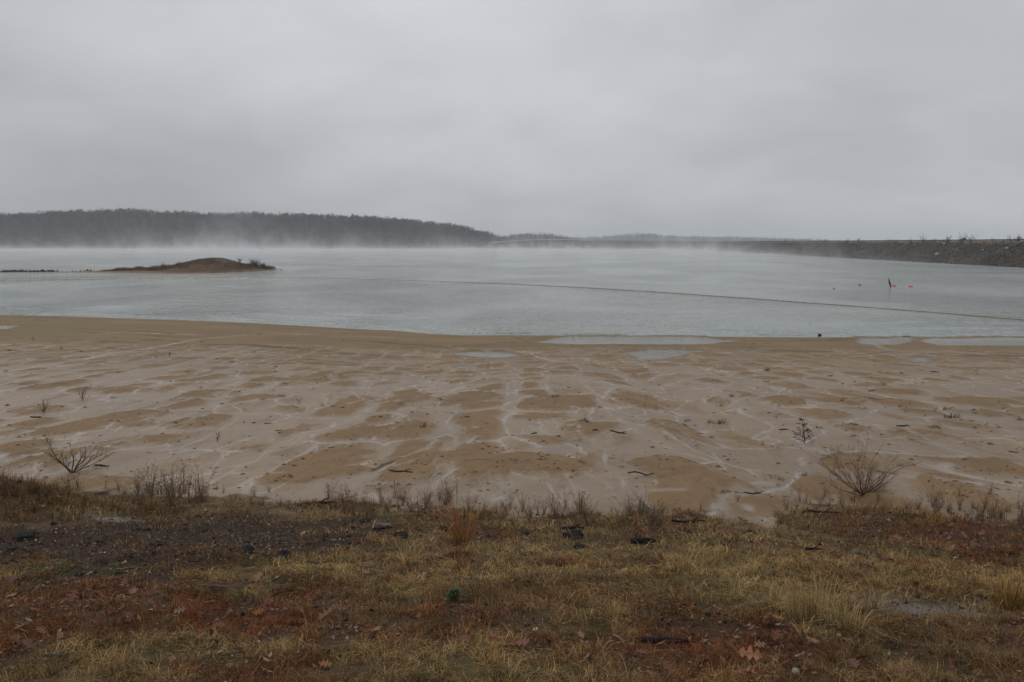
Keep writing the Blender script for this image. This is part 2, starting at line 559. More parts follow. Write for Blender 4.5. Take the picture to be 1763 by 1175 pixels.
    z = z + 0.10 * near * np.exp(-((Ys - Y - 3.0) / 2.0) ** 2)
    pud = np.zeros_like(z)
    for P, zp in _pw:
        lo, hi = P.min(0) - 5, P.max(0) + 5
        m = (X > lo[0]) & (X < hi[0]) & (Y > lo[1]) & (Y < hi[1])
        if m.any():
            sd = poly_sd(X[m] + 1.8 * wx[m] + 0.5 * n2[m], Y[m] + 0.5 * wy[m] + 0.5 * n2[m], P)
            k = sst(3.5, 0.8, sd)
            zz = zp + np.clip(sd * 0.06, -0.06, 0.14) + 0.026 * fbm(X[m] / 1.6, Y[m] / 0.8, 4, 61)
            z[m] = z[m] * (1 - k) + zz * k
            pud[m] = np.maximum(pud[m], sst(1.0, -0.1, sd))
    damp = np.zeros_like(z)
    for P, w in _dw:
        lo, hi = P.min(0) - 1, P.max(0) + 1
        m = (X > lo[0]) & (X < hi[0]) & (Y > lo[1]) & (Y < hi[1])
        if m.any():
            d = seg_d(X[m] + 0.10 * wx[m] + 0.05 * n2[m], Y[m] + 0.12 * wy[m] + 0.08 * n2[m], P)
            damp[m] = np.maximum(damp[m], 0.90 * np.maximum(sst(-0.35, 0.25, n2[m] + 0.6 * n3[m]), 0.8 * sst(45, 55, Y[m])) * np.exp(-(d / (0.75 * w * (1 + 0.5 * n2[m]))) ** 2))
    relief.damp = damp
    relief.rill = rill
    return z, dry, D, Ye, Ys, far, pud


def gz(x, y):
    return float(relief(np.array([float(x)]), np.array([float(y)]))[0][0])


# ------------------------------------------------------------------ bank cover zones (what grows or lies where)
ZN = ['straw', 'rust', 'char', 'sand', 'green', 'mud', 'brown']
ZONES = [  # px, py, rx, ry, zone, weight
    (150, 935, 240, 38, 'char', 2.4), (420, 915, 190, 40, 'char', 2.2), (320, 960, 120, 28, 'char', 1.5), (40, 925, 70, 30, 'char', 1.8), (600, 915, 80, 22, 'char', 1.2), (780, 915, 60, 15, 'char', 0.9),
    (230, 925, 120, 22, 'rust', 0.9), (100, 960, 110, 20, 'mud', 1.6), (420, 925, 90, 14, 'mud', 0.7), (190, 890, 55, 9, 'mud', 2.6), (640, 905, 50, 12, 'mud', 1.2), (550, 885, 90, 12, 'sand', 2.0),
    (420, 862, 70, 18, 'sand', 2.6), (80, 905, 90, 9, 'sand', 1.5), (690, 880, 70, 12, 'sand', 1.0), (1290, 895, 60, 15, 'sand', 2.5), (1440, 872, 80, 9, 'sand', 1.9), (800, 880, 60, 8, 'green', 0.7), (680, 885, 60, 14, 'green', 0.7),
    (60, 860, 150, 32, 'brown', 1.5), (290, 860, 110, 20, 'brown', 1.6), (40, 890, 60, 10, 'green', 0.6), (140, 880, 40, 8, 'green', 0.9), (190, 985, 130, 13, 'green', 1.6), (560, 975, 120, 20, 'straw', 1.4), (700, 965, 90, 40, 'straw', 1.4),
    (880, 960, 170, 42, 'straw', 1.7), (1000, 910, 120, 18, 'straw', 1.2), (1110, 1000, 160, 40, 'straw', 1.5), (1260, 950, 110, 30, 'straw', 1.8), (1350, 920, 120, 20, 'straw', 1.0), (1500, 985, 180, 26, 'straw', 1.6), (1400, 1050, 110, 50, 'straw', 1.7),
    (1700, 1020, 90, 40, 'straw', 1.2), (1240, 995, 60, 40, 'straw', 1.2), (940, 1020, 120, 30, 'brown', 1.0), (700, 1030, 120, 30, 'brown', 1.0),
    (250, 1040, 280, 40, 'rust', 1.7), (60, 1090, 130, 40, 'rust', 2.0), (420, 1060, 160, 30, 'rust', 1.5), (560, 1100, 140, 28, 'rust', 1.8), (800, 1075, 150, 24, 'rust', 1.4), (1080, 1110, 160, 28, 'char', 0.9), (1290, 1120, 180, 40, 'rust', 2.0),
    (1620, 920, 150, 28, 'rust', 1.4), (1480, 905, 120, 18, 'brown', 1.4), (1650, 970, 120, 24, 'rust', 1.0), (1560, 1090, 150, 40, 'brown', 1.6), (1250, 935, 60, 14, 'rust', 1.2), (1180, 890, 60, 10, 'rust', 1.4), (950, 880, 70, 8, 'brown', 1.2),
    (1620, 1045, 130, 18, 'mud', 1.9), (1700, 1070, 70, 16, 'mud', 1.4), (1480, 1030, 60, 8, 'mud', 0.8), (1400, 945, 60, 8, 'char', 0.7), (1240, 940, 40, 8, 'char', 0.8), (1110, 925, 90, 10, 'char', 0.8), (960, 915, 70, 9, 'char', 0.7),
    (70, 1150, 130, 28, 'straw', 2.0), (170, 1165, 160, 20, 'green', 0.9), (420, 1130, 120, 14, 'straw', 1.2), (760, 1130, 120, 34, 'straw', 2.4), (950, 1150, 140, 24, 'straw', 1.8), (840, 1165, 80, 14, 'green', 0.7), (250, 1120, 80, 20, 'green', 0.6), (1420, 1165, 120, 16, 'straw', 1.0),
    (1690, 1150, 100, 30, 'brown', 1.2), (480, 1050, 90, 14, 'green', 0.7), (300, 1150, 140, 22, 'rust', 1.2), (1100, 1060, 120, 20, 'brown', 1.2), (1150, 1030, 60, 12, 'mud', 0.5)]
_zw = []
for a, b, rx, ry, zn, w in ZONES:
    p, sx, sy = pscale(a, b)
    _zw.append((p[0], p[1], rx * sx, ry * sy, ZN.index(zn), w))


def zone_w(X, Y):
    W = np.zeros((len(ZN),) + X.shape)
    W[0] = 0.22 + 1.7 * fbm(X / 0.7, Y / 0.7, 4, 101)
    W[1] = 0.30 + 1.6 * fbm(X / 0.6, Y / 0.6, 4, 111)
    W[4] = -0.05 + 1.2 * fbm(X / 0.5, Y / 0.5, 3, 121)
    W[6] = 0.55 + 1.5 * fbm(X / 0.5, Y / 0.5, 4, 131)
    W[2] = 0.08 + 1.5 * fbm(X / 0.40, Y / 0.40, 4, 141)
    dx, dy = 0.35 * fbm(X / 0.8, Y / 0.8, 3, 151), 0.35 * fbm(X / 0.8, Y / 0.8, 3, 161)
    mixn = fbm(X / 0.28, Y / 0.28, 3, 165)
    for x, y, rx, ry, zi, w in _zw:
        e = ((X + dx - x) / rx) ** 2 + ((Y + dy - y) / ry) ** 2
        W[zi] += w * np.exp(-e * 0.9) * (0.85 + 0.9 * mixn)
    W = np.maximum(W, 0.0) ** 2
    return W / (W.sum(0) + 1e-6)


SOIL = np.array([(0.090, 0.064, 0.030), (0.066, 0.036, 0.022), (0.038, 0.026, 0.020), (0.185, 0.125, 0.066), (0.062, 0.055, 0.024), (0.105, 0.078, 0.056), (0.074, 0.050, 0.028)])


# ------------------------------------------------------------------ materials
def new_mat(name):
    m = bpy.data.materials.new(name)
    m.use_nodes = True
    nt = m.node_tree
    return m, nt, nt.nodes['Principled BSDF']


def tint_mat(name, rough=0.85, noise_scale=None, amt=0.3, spec=0.3, bump=0.0):
    """colour from the mesh's own tint attribute, broken up by noise"""
    m, nt, b = new_mat(name)
    a = nd(nt, 'ShaderNodeVertexColor', layer_name='tint')
    c = a.outputs[0]
    b.inputs['Roughness'].default_value = rough
    b.inputs['Specular IOR Level'].default_value = spec
    if noise_scale:
        t = nd(nt, 'ShaderNodeTexCoord')
        f = noise(nt, t.outputs['Object'], noise_scale, 4, 0.6)
        g = ramp(nt, f, [(0.3, (1 - amt,) * 3), (0.7, (1 + amt,) * 3)])
        c = mixc(nt, 1.0, c, g, 'MULTIPLY')
        if bump:
            bp = nd(nt, 'ShaderNodeBump')
            bp.inputs['Strength'].default_value = bump
            bp.inputs['Distance'].default_value = 0.02
            nt.links.new(f, bp.inputs['Height'])
            nt.links.new(bp.outputs[0], b.inputs['Normal'])
    nt.links.new(c, b.inputs['Base Color'])
    return m


M_GRASS = tint_mat('dry_grass', 0.9, None, spec=0.08)
M_TWIG = tint_mat('twig_bark', 0.8, 30.0, 0.25)
M_WOOD = tint_mat('wet_wood', 0.85, 24.0, 0.5, 0.12, 0.8)
M_LEAF = tint_mat('dead_leaf', 0.65, 40.0, 0.3, 0.2)
M_STONE = tint_mat('stone', 0.9, 30.0, 0.3, 0.12, 0.4)
M_FAR = tint_mat('winter_wood', 0.95, None, spec=0.1)
M_PAINT = tint_mat('painted', 0.35, 3.0, 0.06, 0.5)
M_CONC = tint_mat('concrete', 0.85, 0.6, 0.12, 0.3)
M_PLAST = tint_mat('plastic_float', 0.45, 6.0, 0.12, 0.4)


def ground_mat():
    m, nt, b = new_mat('ground_soil_and_sand')
    c = nd(nt, 'ShaderNodeVertexColor', layer_name='earth').outputs[0]
    wet = nd(nt, 'ShaderNodeAttribute', attribute_name='wet').outputs['Fac']
    geo = nd(nt, 'ShaderNodeNewGeometry')
    pos = geo.outputs['Position']
    st = nd(nt, 'ShaderNodeMapping')
    st.inputs['Scale'].default_value = (1.0, 0.55, 1.0)
    nt.links.new(pos, st.inputs['Vector'])
    P = st.outputs[0]
    f1 = noise(nt, P, 3.0, 6, 0.62, 0.3)
    f2 = noise(nt, pos, 26.0, 5, 0.65)
    g1 = ramp(nt, f1, [(0.3, (0.84, 0.83, 0.81)), (0.7, (1.14, 1.13, 1.12))])
    g2 = ramp(nt, f2, [(0.30, (0.55, 0.53, 0.50)), (0.42, (0.95, 0.95, 0.95)), (0.7, (1.14, 1.14, 1.14))])
    c1 = mixc(nt, 1.0, c, g1, 'MULTIPLY')
    c2 = mixc(nt, 0.8, c1, g2, 'MULTIPLY')
    nt.links.new(c2, b.inputs['Base Color'])
    rr = mathn(nt, 'SUBTRACT', 0.80, mathn(nt, 'MULTIPLY', wet, 0.62))
    rr = mathn(nt, 'ADD', rr, mathn(nt, 'MULTIPLY', mathn(nt, 'SUBTRACT', f1, 0.5), 0.30), clamp=True)
    nt.links.new(rr, b.inputs['Roughness'])
    nt.links.new(mathn(nt, 'ADD', 0.06, mathn(nt, 'MULTIPLY', wet, 0.46)), b.inputs['Specular IOR Level'])
    h = mathn(nt, 'ADD', mathn(nt, 'MULTIPLY', f2, 0.5), mathn(nt, 'MULTIPLY', f1, 1.0))
    bp = nd(nt, 'ShaderNodeBump')
    bp.inputs['Distance'].default_value = 0.03
    nt.links.new(mathn(nt, 'SUBTRACT', 0.65, mathn(nt, 'MULTIPLY', wet, 0.53)), bp.inputs['Strength'])
    nt.links.new(h, bp.inputs['Height'])
    nt.links.new(bp.outputs[0], b.inputs['Normal'])
    return m


def water_mat(name, base, scale, strength, rough=0.06, dist=0.25):
    m, nt, b = new_mat(name)
    geo = nd(nt, 'ShaderNodeNewGeometry')
    pos = geo.outputs['Position']
    mp = nd(nt, 'ShaderNodeMapping')
    mp.inputs['Scale'].default_value = (1.25, 0.85, 1.0)
    mp.inputs['Rotation'].default_value = (0, 0, R(12))
    nt.links.new(pos, mp.inputs['Vector'])
    a = noise(nt, mp.outputs[0], scale, 4, 0.55, 0.3)
    c = noise(nt, mp.outputs[0], scale * 0.22, 3, 0.5, 0.2)
    gust = noise(nt, mp.outputs[0], 0.022, 3, 0.55, 0.6)
    k = ramp(nt, gust, [(0.36, (0.40,) * 3), (0.62, (1.0,) * 3)])
    h = mathn(nt, 'ADD', a, mathn(nt, 'MULTIPLY', c, 1.6))
    bp = nd(nt, 'ShaderNodeBump')
    bp.inputs['Distance'].default_value = dist
    nt.links.new(mathn(nt, 'MULTIPLY', k, strength), bp.inputs['Strength'])
    nt.links.new(h, bp.inputs['Height'])
    nt.links.new(bp.outputs[0], b.inputs['Normal'])
    b.inputs['Base Color'].default_value = (*base, 1)
    b.inputs['Roughness'].default_value = rough
    b.inputs['IOR'].default_value = 1.333
    return m


# ------------------------------------------------------------------ ground sheet: bank, beach, lake bed out to the horizon
def grid_faces(nr, nc):
    i = np.arange(nr * nc).reshape(nr, nc)
    return np.stack([i[:-1, :-1].ravel(), i[:-1, 1:].ravel(), i[1:, 1:].ravel(), i[1:, :-1].ravel()], 1)


def wedge(ys, nc, k=0.86, pad=6.0, px=1.0):
    u = np.linspace(-1, 1, nc)
    Yg = np.repeat(ys[:, None], nc, 1)
    Xg = u[None, :] * (np.maximum(ys, 0)[:, None] * k + pad)
    return Xg, Yg


ys = np.concatenate([np.linspace(-14, 2.0, 12), np.linspace(2.4, 14.6, 230), 1.0 / np.linspace(1 / 14.7, 1 / 125.0, 640), np.geomspace(128, 9000, 40)])
Xg, Yg = wedge(ys, 1250)
Zg, dry, Dm, Ye, Ys, far, pud = relief(Xg.ravel(), Yg.ravel())
rill = relief.rill
damp = relief.damp
X1, Y1 = Xg.ravel(), Yg.ravel()
inl = sst(0.30, -0.30, Y1 - Ye + 0.25 + bank_gap(X1) + 0.9 * fbm(X1 / 0.9, Y1 / 0.8, 5, 71, 0.6) + 0.9 * fbm(X1 / 2.4, Y1 * 0 + 2.0, 2, 73))
wz = zone_w(X1[Y1 < 17], Y1[Y1 < 17])
soil = np.zeros((len(X1), 3))
soil[Y1 < 17] = np.einsum('zk,zc->kc', wz, SOIL) * 0.9
mound_c = np.array((0.196, 0.124, 0.063))
wet_c = np.array((0.203, 0.136, 0.079))
algae_c = np.array((0.165, 0.122, 0.056))
bare_c = np.array((0.262, 0.178, 0.108))
hue = fbm(X1 / 3.0, Y1 / 6.0, 3, 81)[:, None]
sand = wet_c + (mound_c - wet_c) * dry[:, None]
far_c = np.array((0.205, 0.130, 0.068))
sand = sand + (far_c - sand) * (0.6 * far * dry)[:, None]
sand = sand + (np.array((0.250, 0.196, 0.148)) - sand) * (0.75 * rill)[:, None]
sand = sand * (1 + 0.13 * hue + 0.10 * fbm(X1 / 0.5, Y1 / 0.9, 4, 83)[:, None])
shore_d = Ys - Y1 + 1.2 * fbm(X1 / 9.0, Y1 / 9.0, 3, 201)
bands = fbm(X1 / 22.0, shore_d / 1.1, 4, 95)                      # old water lines run along the shore
bandk = sst(38, 58, Y1)[:, None]
sand = sand * (1 + bandk * (0.20 * bands + 0.14 * fbm(X1 / 5.0, Y1 / 1.6, 4, 97))[:, None])
drift = bandk[:, 0] * sst(0.34, 0.60, fbm(X1 / 10.0, shore_d / 2.2, 4, 99) + 0.25 * fbm(X1 / 0.9, Y1 / 0.9, 2, 103))
edge_l = 0.75 * np.exp(-((shore_d - 0.9) / 0.75) ** 2) * sst(-0.35, 0.25, fbm(X1 / 6.0, X1 * 0 + 1.5, 3, 105))
damp = np.maximum(damp, np.maximum(0.6 * drift, edge_l))
sand = sand * (1 - damp[:, None]) + np.array((0.050, 0.034, 0.020)) * damp[:, None]
alg = (sst(52, 66, Y1) * sst(-0.30, 0.30, fbm(X1 / 16.0, Y1 / 4.5, 4, 91) + 0.12) * sst(1.5, 4.5, Ys - Y1))[:, None]
sand = sand * (1 - 0.75 * alg) + algae_c * 0.75 * alg
edge_s = (sst(0.6, 0.0, Y1 - Ys + 2.2) * 0)[:, None]
col = sand * (1 - inl[:, None]) + soil * inl[:, None]
col = np.where((pud > 0.25)[:, None], np.array((0.150, 0.112, 0.068)) * (0.7 + 0.3 * (1 - pud[:, None])), col)
under = sst(-1.8, -0.2, Y1 - Ys + 0.8 * fbm(X1 / 3.0, Y1 / 2.0, 3, 87))[:, None]
col = col * (1 - 0.45 * under)
wet = np.maximum(0.52 * (1 - dry) ** 1.2 * (1 - 0.30 * far), rill) * (1 - inl) * (1 - 0.8 * damp)
wet = np.maximum(wet, 0.85 * under[:, 0])
wet = np.maximum(wet, 0.8 * pud)
wz_mud = np.zeros(len(X1))
wz_mud[Y1 < 17] = wz[5]
wet = np.maximum(wet, inl * sst(0.35, 0.8, wz_mud) * 0.55)
wet = np.maximum(wet, 0.10 * (1 - inl))
M_GROUND = ground_mat()
ground = mesh_np('ground', np.stack([X1, Y1, Zg], 1), [grid_faces(len(ys), 1250)], M_GROUND, smooth=True, attrs={'earth': col, 'wet': wet})
tag(ground, kind='structure')
del Xg, Yg

# ------------------------------------------------------------------ lake water and puddles
wys = np.concatenate([1.0 / np.linspace(1 / 78.0, 1 / 150.0, 560), np.geomspace(151, 9000, 70)])
Wx, Wy = wedge(wys, 420, 0.86, 20)
wx1, wy1 = Wx.ravel(), Wy.ravel()
Ysw = np.interp(wx1, _shw[:, 0], _shw[:, 1])
off = wy1 - Ysw
wob = 1.3 * fbm(wx1 / 9.0, wy1 / 9.0, 3, 201)
wz_ = np.zeros_like(wx1)
for c0, amp, wd in ((0.7, 0.05, 0.22), (2.4, 0.11, 0.30), (4.6, 0.10, 0.34), (7.5, 0.08, 0.4), (12.0, 0.06, 0.5), (18.0, 0.05, 0.5)):
    seg = sst(-0.15, 0.35, fbm(wx1 / 11.0 + 3 * c0, off / 30.0, 3, 211 + int(c0 * 10)))
    wz_ += amp * seg * np.exp(-((off + wob * (0.35 + 0.1 * c0) - c0) / wd) ** 2)
M_WATER = water_mat('lake_water', (0.285, 0.305, 0.284), 0.95, 1.0, 0.12, 1.8)
water = mesh_np('water', np.stack([wx1, wy1, wz_], 1), [grid_faces(len(wys), 420)], M_WATER, smooth=True)
tag(water, kind='structure')

M_PUD = water_mat('puddle_water', (0.135, 0.125, 0.090), 4.0, 0.8, 0.08, 0.16)
for P, zp in _pw:
    lo, hi = P.min(0) - 0.9, P.max(0) + 0.9
    nx, ny = max(8, int((hi[0] - lo[0]) / 0.25)), max(8, int((hi[1] - lo[1]) / 0.25))
    nx, ny = min(nx, 160), min(ny, 60)
    gx, gy = np.meshgrid(np.linspace(lo[0], hi[0], nx), np.linspace(lo[1], hi[1], ny))
    sd = poly_sd(gx.ravel(), gy.ravel(), P)
    f = grid_faces(ny, nx)
    f = f[(sd[f] < 1.1).all(1)]
    used = np.unique(f)
    remap = np.full(nx * ny, -1)
    remap[used] = np.arange(len(used))
    V = np.stack([gx.ravel(), gy.ravel(), np.full(nx * ny, zp - 0.012)], 1)[used]
    o = mesh_np('puddle', V, [remap[f]], M_PUD)
    tag(o, kind='structure')

# ------------------------------------------------------------------ far shore: hills with winter woods
def skyline(tr):
    a = np.array(tr, float)
    return a[:, 0], a[:, 1]


def hill(name, tr, Y0, Y1, tree_h, xr, base_z=-3.0, nx=160, ny=26, seed=1, col=(0.06, 0.05, 0.04)):
    """terrain that climbs from the shore at Y0 to a ridge at Y1 whose wood tops make the traced skyline"""
    px, py = skyline(tr)
    xs = np.linspace(xr[0], xr[1], nx)

    def surf(x, y):
        q = CX + x / Y1 * F
        top = np.interp(q, px, py)
        b = (top - CY) / F
        dz = (-math.sin(PITCH) - b * math.cos(PITCH)) / (math.cos(PITCH) - b * math.sin(PITCH)) * Y1
        H = np.maximum(CAMZ + dz - tree_h, 0.5)
        t = np.clip((y - Y0) / (Y1 - Y0), -0.3, 2.0)
        s = np.where(t < 1, np.sin(np.clip(t, 0, 1) * math.pi / 2) ** 0.9, 1 - 0.35 * (t - 1))
        z = H * s + np.where(t < 0, t * 12.0, 0.0) + 0.03 * H * fbm(x / 90.0, y / 90.0, 3, seed)
        return z

    yy = np.linspace(Y0 - 0.2 * (Y1 - Y0), Y1 + 0.8 * (Y1 - Y0), ny)
    X, Y = np.meshgrid(xs, yy)
    Z = surf(X.ravel(), Y.ravel())
    o = mesh_np(name, np.stack([X.ravel(), Y.ravel(), Z], 1), [grid_faces(ny, nx)], M_FAR, smooth=True,
                attrs={'tint': np.tile(np.array(col), (nx * ny, 1)) * (1 + 0.2 * fbm(X.ravel() / 40, Y.ravel() / 40, 3, seed)[:, None])})
    tag(o, kind='structure')
    return surf


def woods(name, surf, xr, yr, n, h, seed, ntw=34, cols=((0.062, 0.052, 0.045), (0.050, 0.047, 0.040), (0.075, 0.058, 0.048)), fat=1.0):
    """bare winter trees: a trunk and a crown of thin rising twigs each, one mass"""
    rg = np.random.default_rng(seed)
    x = rg.uniform(xr[0], xr[1], n)
    y = rg.uniform(yr[0], yr[1], n)
    z = surf(x, y)
    k = z > 0.3
    x, y, z = x[k], y[k], z[k]
    n = len(x)
    clump = fbm(x / 45, y / 45, 3, seed + 5)
    hh = h * (0.85 + 0.22 * rg.standard_normal(n).clip(-1.6, 2.0) + 0.26 * clump)
    cw = hh * rg.uniform(0.26, 0.40, n) * fat
    base = np.array(cols)[rg.integers(0, len(cols), n)] * rg.uniform(0.6, 1.5, (n, 1)) * (1 + 0.45 * clump[:, None])
    # twigs
    th = rg.uniform(0, 2 * math.pi, (n, ntw))
    el = rg.uniform(-1.0, 1.0, (n, ntw))
    r = np.sqrt(rg.uniform(0, 1, (n, ntw)))
    cx = x[:, None] + np.cos(th) * r * cw[:, None] * np.sqrt(np.clip(1 - el ** 2 * 0.9, 0.05, 1))
    cy = y[:, None] + np.sin(th) * r * cw[:, None] * np.sqrt(np.clip(1 - el ** 2 * 0.9, 0.05, 1))
    cz = z[:, None] + hh[:, None] * (0.45 + 0.40 * el)
    L = hh[:, None] * rg.uniform(0.12, 0.24, (n, ntw))
    dx, dy = np.cos(th) * 0.45 + rg.normal(0, 0.25, (n, ntw)), np.sin(th) * 0.45 + rg.normal(0, 0.25, (n, ntw))
    wv = rg.uniform(0, math.pi, (n, ntw))
    w = hh[:, None] * rg.uniform(0.020, 0.045, (n, ntw)) * fat
    A = np.stack([cx - w * np.cos(wv), cy - w * np.sin(wv), cz], -1)
    B = np.stack([cx + w * np.cos(wv), cy + w * np.sin(wv), cz - 0.1 * L], -1)
    T = np.stack([cx + dx * L, cy + dy * L, cz + L], -1)
    V = np.stack([A, B, T], 2).reshape(-1, 3)
    tri = np.arange(len(V)).reshape(-1, 3)
    C = np.repeat(base, ntw * 3, 0) * np.repeat(rg.uniform(0.8, 1.2, n * ntw), 3)[:, None]
    # trunks: three sided spikes
    a = np.array([0, 2.1, 4.2])
    tr = hh * 0.018
    TV = np.stack([x[:, None] + tr[:, None] * np.cos(a), y[:, None] + tr[:, None] * np.sin(a), np.repeat(z[:, None] - 0.5, 3, 1)], -1)
    top = np.stack([x, y, z + hh * 0.9], -1)[:, None, :]
    TV = np.concatenate([TV, top], 1).reshape(-1, 3)
    q = np.arange(n)[:, None] * 4
    tt = np.concatenate([q + np.array([[0, 1, 3]]), q + np.array([[1, 2, 3]]), q + np.array([[2, 0, 3]])], 0) + len(V)
    V = np.vstack([V, TV])
    C = np.vstack([C, np.repeat(base * 0.8, 4, 0)])
    o = mesh_np(name, V, [np.vstack([tri, tt])], M_FAR, attrs={'tint': C})
    return tag(o, kind='stuff')


S1 = [(-500, 372), (-200, 370), (0, 368.5), (30, 368), (60, 369), (100, 364), (150, 363), (250, 362), (290, 362), (330, 365), (360, 367), (400, 368), (480, 368.5), (560, 369.5), (620, 372),
      (700, 378), (760, 384), (800, 390), (840, 400), (862, 409), (885, 419), (905, 426), (1400, 430)]
s1 = hill('hill', S1, 1480, 1760, 12.0, (-1500, 120), seed=3)
woods('forest', s1, (-1450, 60), (1482, 1800), 9500, 13.0, 21)
S2 = [(600, 416), (800, 414), (850, 410), (870, 407), (885, 404.5), (905, 401), (920, 403), (940, 403), (965, 407), (985, 411), (1010, 416), (1060, 423), (1500, 426)]
s2 = hill('hill', S2, 2050, 2250, 12.0, (-500, 420), seed=5)
woods('forest', s2, (-300, 330), (2060, 2270), 1500, 13.0, 22)
S3 = [(700, 412), (900, 411), (960, 410), (1000, 408), (1030, 407), (1060, 404), (1100, 402), (1120, 403), (1160, 406), (1200, 407), (1225, 408), (1250, 407), (1300, 409), (1350, 410.5), (1400, 413), (1440, 416), (1600, 419), (2400, 421)]
s3 = hill('hill', S3, 3900, 4300, 16.0, (-900, 4200), seed=7)
woods('forest', s3, (-400, 2500), (3920, 4350), 4200, 17.0, 23, 22, ((0.032, 0.040, 0.030), (0.040, 0.043, 0.034)), 1.5)
# a lone crown standing above the ridge line
def bare_tree(name, base, h, spread, seed, col, levels=4, k=4, thick=0.02, up=0.55):
    rg = random.Random(seed)
    crown, trunk = MB(), MB()
    def grow(p, d, L, r, lv):
        n = 4
        pts = [Vector(p)]
        d = Vector(d)
        for _ in range(n - 1):
            d = (d + Vector((rg.gauss(0, .16), rg.gauss(0, .16), 0.10 * up))).normalized()
            pts.append(pts[-1] + d * (L / (n - 1)))
        (trunk if lv == 0 else crown).tube([tuple(q) for q in pts], np.linspace(r, r * 0.62, n), k if lv < 2 else 3, np.array(col) * rg.uniform(.85, 1.2), cap=False)
        if lv >= levels:
            return
        for i in range(rg.choice((3, 4, 4))):
            f = rg.uniform(0.35, 1.0)
            q = pts[min(n - 1, int(f * (n - 1) + 0.5))]
            a = rg.uniform(0, 2 * math.pi)
            nd_ = (d * up + Vector((math.cos(a) * spread, math.sin(a) * spread, rg.uniform(0.1, 0.6)))).normalized()
            grow(q, nd_, L * rg.uniform(0.55, 0.8), r * 0.58, lv + 1)
    grow((0, 0, 0), (0, 0, 1), h * 0.36, h * thick, 0)
    e = empty(name, base)
    trunk.build('trunk', M_FAR, e)
    crown.build('crown', M_FAR, e)
    return e


p = at_y(33, 372, 1755)
tree = bare_tree('bare_tree', (p[0], p[1], float(s1(np.array([p[0]]), np.array([p[1]]))[0]) - 0.5), 21, 0.8, 4, (0.05, 0.045, 0.04), 4, 4, 0.03)
tag(tree, 'round crowned bare tree standing above the wooded ridge at far left', 'tree')

# ------------------------------------------------------------------ dam with its road, guardrail and riprap
CREST = 10.95
_d = [(150, 196.0), (332, 206.0), (615, 224.8), (900, 243.5), (1150, 256.0), (1260, 252.0), (1330, 220.0), (1370, 160.0), (1385, 112.0)]
_dz = [CREST, CREST, CREST, 11.0, 11.3, 11.8, 12.4, 13.0, 13.4]
dp = np.array([(x, y) for y, x in _d])
seg = np.r_[0, np.cumsum(np.linalg.norm(np.diff(dp, axis=0), axis=1))]
sl = np.concatenate([np.linspace(0, 800, 420), np.linspace(803, seg[-1], 160)])
bx, by = np.interp(sl, seg, dp[:, 0]), np.interp(sl, seg, dp[:, 1])
for _ in range(6):
    bx[1:-1] = (bx[:-2] + 2 * bx[1:-1] + bx[2:]) / 4
    by[1:-1] = (by[:-2] + 2 * by[1:-1] + by[2:]) / 4
cz_ = np.interp(sl, seg, _dz)
tx, ty = np.gradient(bx), np.gradient(by)
tn = np.hypot(tx, ty)
nx_, ny_ = ty / tn, -tx / tn      # points away from the lake (to the right)
DW = 24.0                         # run of the upstream face
prof_s = np.concatenate([np.linspace(-0.12, 1.0, 60), [1.02, 1.06]])


def dam_pt(i, s, lift=0.0):
    """point on the upstream face of the dam: i index along, s 0 water line .. 1 crest"""
    o = DW * s
    return np.array([bx[i] + nx_[i] * o, by[i] + ny_[i] * o, cz_[i] * min(s, 1.0) + lift])


I = np.repeat(np.arange(len(sl))[:, None], len(prof_s), 1)
S = np.repeat(prof_s[None], len(sl), 0)
VX, VY = bx[I] + nx_[I] * DW * S, by[I] + ny_[I] * DW * S
rock = fbm(sl[I] / 1.6, S * DW / 1.4, 4, 301) * 0.75 + 0.8 * fbm(sl[I] / 7, S * DW / 6, 3, 305)
VZ = cz_[I] * np.minimum(S, 1.0) + rock * sst(1.0, 0.9, S) - np.where(S > 1.03, 0.25, 0)
cc = fbm(sl[I] / 3.0, S * 9, 4, 311)[..., None]
c2_ = fbm(sl[I] / 14.0, S * 5, 3, 317)[..., None]
dc = np.array((0.040, 0.028, 0.018)) * (1 + 0.85 * cc) + np.clip(c2_, 0, 1) * np.array((0.024, 0.010, 0.002))
dc = dc + np.clip(-c2_, 0, 1) * np.array((-0.008, -0.003, -0.003))
gr = (sst(0.84, 0.97, S + 0.05 * fbm(sl[I] / 5, S * 3, 3, 321)))[..., None]
dc = dc * (1 - gr) + gr * np.array((0.135, 0.092, 0.052)) * (1 + 0.25 * cc)
lo = sst(0.10, 0.0, S)[..., None]
dc = dc * (1 - 0.35 * lo)
dam = empty('dam_embankment', (0, 0, 0))
tag(dam, 'long dam embankment of dark brushy riprap with a guardrailed road on its level crest', 'dam')
mesh_np('riprap_face', np.stack([VX, VY, VZ], -1).reshape(-1, 3), [grid_faces(len(sl), len(prof_s))], M_STONE, dam, smooth=True, attrs={'tint': np.clip(dc.reshape(-1, 3), 0.012, 1)})
